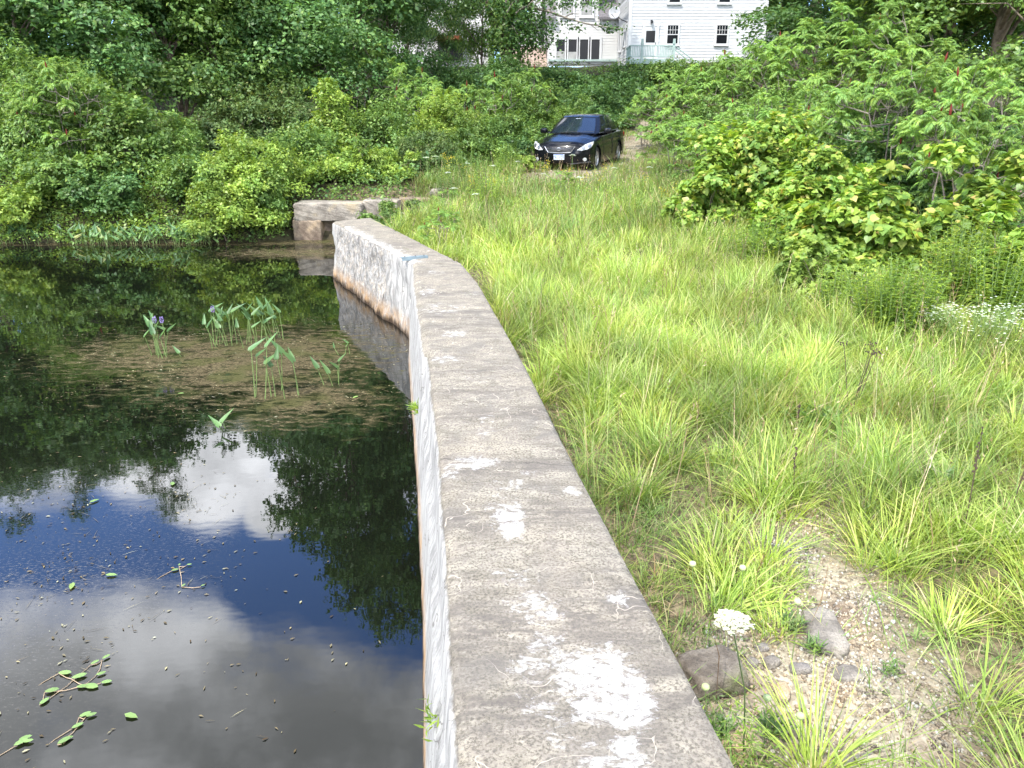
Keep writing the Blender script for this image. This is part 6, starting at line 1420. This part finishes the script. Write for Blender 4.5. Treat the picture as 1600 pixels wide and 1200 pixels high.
for k, (px, py, lab) in enumerate([(165, 900, 'lone yellow green leaf afloat left of the small pondweed'), (140, 787, 'lone pale leaf afloat where the trees are mirrored'), (270, 760, 'lone pale leaf afloat at the edge of the mirrored cloud'), (288, 616, 'lone green leaf afloat on the brown weed'), (560, 620, 'lone leaf afloat between the brown weed and the wall'), (115, 912, 'thin pale leaf afloat in the left shallows'), (195, 1118, 'tiny pale leaf afloat at lower left')]):
    c0 = at(px, py, 0); V, Fs = scatter(T_LF, np.array([[0, 0, 0.]]), np.array([[math.cos(k), math.sin(k), 0]]), np.array([[0, 0, 1.]]), .07, .035); V[:, 2] = V[:, 2] * .3; o = link_mesh('floating_leaf', mesh_np('floating_leaf', V, Fs), None, G['pad']); o.location = (c0[0], c0[1], .010); prop(o, lab, 'leaf')
# fine drifting weed strands and scum flecks
r = np.random.default_rng(77); n = 120000; x = r.uniform(-6, .5, n); y = r.uniform(.5, 17.4, n); ins, dw_, db_ = pond_info(x, y)
x_s, y_s = x, y
x, y = x_s, y_s
dens = np.maximum.reduce([blob(400, 560, 1.9, 1.9), blob(290, 545, 1.8, 1.3) * .8, blob(470, 620, 1.0, .75) * .9, blob(470, 395, 2.6, 1.2) * .5, np.clip(1 - (17.2 - y) / .9, 0, 1) * .4])
dens = dens * np.clip(.45 + 1.2 * snoise(x * 2.2, y * 2.9, 1.0, 3), 0, 1); dens2 = np.maximum.reduce([blob(90, 930, 1.25, 1.5) * np.clip(.2 + snoise(x * 3, y * 2, 1.4, 1), 0, 1), blob(300, 1090, .9, .7) * .12 * np.clip(.2 + snoise(x * 4, y * 3, 1.2, 9), 0, 1), blob(60, 800, 1.2, 1.0) * .12])
th = .95 + .25 * snoise(x, y, .8, 2); dens2 = np.maximum(dens2, .10 * np.clip(1.1 - np.hypot((x - at(150, 950, 0)[0]) / 1.6, (y - at(150, 950, 0)[1]) / 1.5), 0, 1))
keep = ins & (dw_ > .38) & (r.random(n) < np.maximum(dens * .6, dens2 * .6)); x, y, d1 = x[keep], y[keep], dens[keep] > dens2[keep]; n = len(x)
an = np.where(d1, r.normal(size=n) * .7 + .1, r.normal(size=n) * .8 + .9); L = np.where(r.random(n) < .12, r.uniform(.05, .13, n), r.uniform(.008, .035, n)); W_ = np.where(L > .045, .0022, L * r.uniform(.15, .45, n))
V, Fs = scatter(T_RH, np.stack([x, y, np.full(n, .004)], 1), np.stack([np.cos(an), np.sin(an), 0 * an], 1), np.tile([0, 0, 1.], (n, 1)), L, W_); V[:, 2] = np.clip(V[:, 2], .003, .006)
o = link_mesh('pond_weed', mesh_np('pond_weed', V, Fs), None, leaf_mat('pond_weed_brown', [(0, (.05, .035, .02)), (.4, (.14, .11, .06)), (.75, (.24, .20, .12)), (.93, (.36, .33, .20)), (1, (.50, .50, .34))], .05, .03)); o['kind'] = 'stuff'

# ------------------------------------------------------------------ gravel
r = np.random.default_rng(55); T_PEB = None
def pebbles(n, x, y, s, mat, name):
    oct_ = np.array([(0, 0, .5), (.5, 0, .05), (.12, .48, 0), (-.45, .25, .08), (-.42, -.3, 0), (.15, -.5, .06), (0, 0, -.4)]); F = np.array([(0, 1, 2), (0, 2, 3), (0, 3, 4), (0, 4, 5), (0, 5, 1), (6, 2, 1), (6, 3, 2), (6, 4, 3), (6, 5, 4), (6, 1, 5)])
    g = gz(x, y); an = r.uniform(0, 6.28, n); V, Fs = scatter((oct_, [F]), np.stack([x, y, g + s * .12], 1), np.stack([np.cos(an), np.sin(an), r.normal(size=n) * .15], 1), np.stack([r.normal(size=n) * .2, r.normal(size=n) * .2, np.ones(n)], 1), s, s * r.uniform(.6, .95, n))
    o = link_mesh(name, mesh_np(name, V, Fs), None, mat); o['kind'] = 'stuff'; return o
n = 230000; x = r.uniform(.5, 3.2, n); y = r.uniform(1.4, 4.6, n); k = r.random(n) < bare(x, y) * np.clip(.55 + .8 * snoise(x, y, 2.7, 6), .12, 1) * .8; x, y = x[k], y[k]; n = len(x); s = .006 + .016 * r.random(n) ** 3.0 + .016 * (r.random(n) < .02)
M_grav = leaf_mat('gravel_stones', [(0, (.13, .105, .085)), (.3, (.26, .21, .16)), (.6, (.38, .30, .21)), (.85, (.44, .395, .33)), (1, (.54, .51, .46))], 0, .02, .5)
pebbles(n, x, y, s, M_grav, 'gravel')
n = 9000; x = r.uniform(0, 8, n); y = r.uniform(19, 39, n); k = r.random(n) < bare(x, y) * .8; x, y = x[k], y[k]; n = len(x); pebbles(n, x, y, .02 + .05 * r.random(n) ** 2, M_grav, 'gravel')

# ------------------------------------------------------------------ grass
def blades(x, y, g, L, W, a_out, lean, curl, r):
    """arched blades: outward azimuth, lean (horizontal share) and curl"""
    n = len(x); T = np.array([0, .34, .68, 1.0]); hd = np.stack([np.cos(a_out), np.sin(a_out)], 1)
    h = L[:, None] * (lean[:, None] * T + curl[:, None] * T ** 2 * .55); z = L[:, None] * (np.sqrt(np.maximum(1 - lean ** 2, .05))[:, None] * T - curl[:, None] * T ** 2.3 * .42)
    z = np.maximum(z, -.02 + .0 * z); C_ = np.stack([x[:, None] + hd[:, 0:1] * h, y[:, None] + hd[:, 1:2] * h, g[:, None] + z], -1)
    tw = a_out + math.pi / 2 + r.normal(size=n) * .5; sd = np.stack([np.cos(tw), np.sin(tw), r.normal(size=n) * .15], 1); wv_ = np.array([.75, 1.0, .72, .06]); off_ = sd[:, None, :] * (W[:, None] * wv_)[..., None] * .5
    V = np.stack([C_ - off_, C_ + off_], 2).reshape(-1, 3); b_ = (np.arange(n) * 8)[:, None, None]; q = np.array([(0, 1, 3, 2), (2, 3, 5, 4), (4, 5, 7, 6)]); return V, [(b_ + q[None]).reshape(-1, 4)]
def right_edge(y): return np.interp(y, [p_[1] for p_ in WALL_R] + [17.0], [p_[0] for p_ in WALL_R] + [-2.5]) + .07
def grass_field(seed, nt, xr, yr, per, Lr, Wd, keepf, tr, spread=(.25, .85)):
    r = np.random.default_rng(seed); tx = r.uniform(*xr, nt); ty = r.uniform(*yr, nt); ok = (tx > right_edge(ty) + .03) & (r.random(nt) < keepf(tx, ty)); tx, ty = tx[ok], ty[ok]; m_ = len(tx); cnt = np.maximum(3, r.poisson(per, m_)); sz = r.uniform(Lr[0] * .6, Lr[1] * 1.12, m_) * (1 + .25 * snoise(tx, ty, 1.1, 8)); lm = r.uniform(0, 6.28, m_)
    i = np.repeat(np.arange(m_), cnt); n = len(i); rad = tr * np.sqrt(r.random(n)); a = r.uniform(0, 6.28, n); x = tx[i] + rad * np.cos(a); y = ty[i] + rad * np.sin(a); lf = r.uniform(0, .95, m_)[i]; a2 = np.arctan2(np.sin(a) + lf * np.sin(lm[i]), np.cos(a) + lf * np.cos(lm[i])) + r.normal(size=n) * .5; L = sz[i] * r.uniform(.45, 1.1, n)
    lean = np.clip(r.uniform(*spread, n) * (.4 + .6 * rad / tr) + r.normal(size=n) * .08, .02, .95); curl = r.uniform(.1, .85, n); x = np.maximum(x, right_edge(y) + .02); hit = x + np.cos(a2) * L * .8 < right_edge(y + np.sin(a2) * L * .8); wall_h = gz(x, y) + L * .6
    a2 = np.where(hit & (r.random(n) < .8), np.abs(r.normal(size=n)) * .3 * np.sign(r.normal(size=n)), a2)
    return blades(x, y, gz(x, y), L, Wd * r.uniform(.6, 1.25, n), a2, lean, curl, r)
def shady(x, y):                              # strip of duller, finer growth along the wall
    wd_ = np.interp(y, [1.4, 2.2, 3.2, 5, 6.5], [.55, .5, .75, .45, .2]) * (1 + .35 * snoise(x, y, 1.5)); return np.clip(1.6 - 1.6 * (x - right_edge(y)) / wd_, 0, 1) * (y < 6.5)
kb = lambda x, y: np.clip(1 - bare(x, y) * 1.25, .03, 1) * (1 - .93 * shady(x, y)) * np.clip(.65 + .75 * snoise(x, y, 1.9, 5), .08, 1)
fov = lambda x, y: (np.abs(x) < .72 * y + 1.2) * 1.0
parts = [grass_field(1, 900, (.4, 5.0), (1.3, 5.6), 70, (.22, .44), .0062, lambda x, y: kb(x, y) * fov(x, y), .075, (.25, .98)),
         grass_field(2, 1900, (-.2, 7.2), (5.2, 9.6), 44, (.24, .46), .0072, lambda x, y: fov(x, y) * (x < 7) * np.clip(.8 + .5 * snoise(x, y, 1.4, 5), .2, 1), .09, (.2, .95)),
         grass_field(3, 3200, (-2.5, 9.5), (9.2, 15.5), 24, (.26, .48), .010, lambda x, y: fov(x, y) * np.clip(.8 + .5 * snoise(x, y, 1.1, 5), .2, 1) * (x < 5.6), .12, (.15, .9))]
V, Fs = join(parts); o = link_mesh('grass', mesh_np('grass', V, Fs), None, G['grass']); o['kind'] = 'stuff'
parts = [grass_field(14, 7000, (.3, 6.5), (1.3, 8.5), 10, (.05, .16), .0042, lambda x, y: fov(x, y) * np.clip(1.0 - bare(x, y) * .93, .05, 1), .07, (.3, 1.0)),
         grass_field(15, 900, (.4, 6.0), (3.0, 9.0), 26, (.25, .42), .0045, lambda x, y: fov(x, y) * np.clip(1 - bare(x, y) * 1.3, 0, 1) * (1 - .8 * shady(x, y)), .10, (.3, 1.0)),
         grass_field(4, 1500, (.3, 5.0), (1.3, 6.0), 14, (.06, .20), .0035, lambda x, y: fov(x, y) * np.clip(1.0 - bare(x, y) * .85, .12, 1), .06, (.1, 1.0)),
         grass_field(5, 3400, (-3.2, 8.5), (11.5, 23.5), 22, (.25, .6), .012, lambda x, y: np.clip(1 - bare(x, y), .06, 1) * (x < 6.4) * (gz(x, y) > .3) * (1 - .85 * (y > 18.3) * (x > .2) * (x < 4.2)), .14, (.1, .7)),
         grass_field(6, 2200, (-.5, 6.5), (3.5, 13), 14, (.3, .55), .0045, lambda x, y: fov(x, y) * (snoise(x, y, .9, 2) > 0) * 1.0, .1, (.05, .6)),
         grass_field(8, 700, (0, 9), (22, 40), 20, (.2, .45), .014, lambda x, y: np.clip(1 - bare(x, y), .05, 1) * (x > .5) * (x < 9), .16, (.1, .7))]
V, Fs = join(parts); o = link_mesh('dry_grass', mesh_np('dry_grass', V, Fs), None, G['dull_grass']); o['kind'] = 'stuff'
# low leafy ground cover: along the wall foot, between tufts, and in the weedy meadow edge
def cover(seed, n, xr, yr, leaf, hmax, keepf, wl=.3, tpl=T_RH):
    r = np.random.default_rng(seed); x = r.uniform(*xr, n); y = r.uniform(*yr, n); k = (r.random(n) < keepf(x, y)) & (x > right_edge(y)); x, y = x[k], y[k]; n = len(x); h = hmax * np.clip(.35 + .65 * snoise(x * 2, y * 2, 1.5, seed), .08, 1) * r.random(n) ** .6; N = unit(r.normal(size=(n, 3)) * .6 + [0, 0, 1.]); D = unit(np.cross(N, r.normal(size=(n, 3))) + [0, 0, .3]); L = leaf * r.uniform(.5, 1.2, n); return scatter(tpl, np.stack([x, y, gz(x, y) + h + .004], 1), D, N, L, L * wl)
parts = [cover(11, 110000, (.0, 3.2), (1.4, 6.6), .022, .09, lambda x, y: np.maximum(shady(x, y) * np.clip(.6 + .8 * snoise(x * 3, y * 3, 1.2, 4), .1, 1), .05 * (1 - bare(x, y))), .28),
         cover(12, 60000, (-.8, 7.5), (6, 14), .035, .22, lambda x, y: fov(x, y) * (x < 6.2) * np.clip(snoise(x, y, 1.3, 6), 0, 1) * .6, .3),
         cover(13, 150000, (-3.0, 6.8), (12, 22), .05, .55, lambda x, y: np.clip(1 - bare(x, y) * 1.2, 0, 1) * (gz(x, y) > .3) * np.clip(.35 + snoise(x, y, 1.2, 7), .05, 1) * .8 * (1 - .8 * (y > 18.6) * (x > .2) * (x < 4.2)), .35)]
V, Fs = parts[0]; o = link_mesh('herb_cover', mesh_np('herb_cover', V, Fs), None, G['olive']); o['kind'] = 'stuff'; parts = parts[1:]
V, Fs = join(parts); o = link_mesh('ground_cover', mesh_np('ground_cover', V, Fs), None, G['weed']); o['kind'] = 'stuff'
# fallen straw on the ground
r = np.random.default_rng(91); n = 9000; x = r.uniform(.6, 4.5, n); y = r.uniform(1.4, 5.5, n); k = (r.random(n) < np.clip(.25 + .6 * snoise(x, y, 2.3, 9), .05, 1)) & (x > right_edge(y)) & (np.abs(x) < .72 * y + 1.0); x, y = x[k], y[k]; n = len(x); a = r.uniform(0, 6.28, n)
V, Fs = scatter(T_RH, np.stack([x, y, gz(x, y) + r.uniform(.004, .02, n)], 1), np.stack([np.cos(a), np.sin(a), r.normal(size=n) * .12], 1), np.tile([0, 0, 1.], (n, 1)) + r.normal(size=(n, 3)) * .2, r.uniform(.03, .14, n), .0028)
o = link_mesh('straw', mesh_np('straw', V, Fs), None, leaf_mat('straw_litter', [(0, (.12, .07, .045)), (.5, (.28, .20, .12)), (1, (.50, .42, .28))], .1, .02)); o['kind'] = 'stuff'

def seed_stalks(seed, n, xr, yr, H, mat, nm):
    r = np.random.default_rng(seed); x = r.uniform(*xr, n); y = r.uniform(*yr, n); k = (x > right_edge(y) + .05) & (r.random(n) < np.clip(.4 + .8 * snoise(x, y, .9, seed), .03, 1) * np.clip(1 - bare(x, y), .1, 1)) & (np.abs(x) < .72 * y + 1.2) & (x < 6.2); x, y = x[k], y[k]; n = len(x); g = gz(x, y)
    h = H * r.uniform(.6, 1.15, n); an = r.uniform(0, 6.28, n); D = np.stack([np.cos(an) * .16, np.sin(an) * .16, np.ones(n)], 1); D = unit(D); P = np.stack([x, y, g], 1); parts = [scatter(T_RH, P, D, np.stack([np.sin(an), -np.cos(an), 0 * an + .01], 1), h, .0035 + y * .0003)]
    tip = P + D * (h * .97)[:, None]
    for q in range(5): off = D * (-.022 * q) + r.normal(size=(n, 3)) * .004; parts.append(scatter(T_RH, tip + off, unit(D + r.normal(size=(n, 3)) * .45), rdir(r, n), .028, .006 + y * .0004))
    V, Fs = join(parts); o = link_mesh(nm, mesh_np(nm, V, Fs), None, mat); o['kind'] = 'stuff'
seed_stalks(1001, 2600, (-2.5, 6.2), (2.2, 21), .62, MATS['straw_litter'], 'seed_grass')
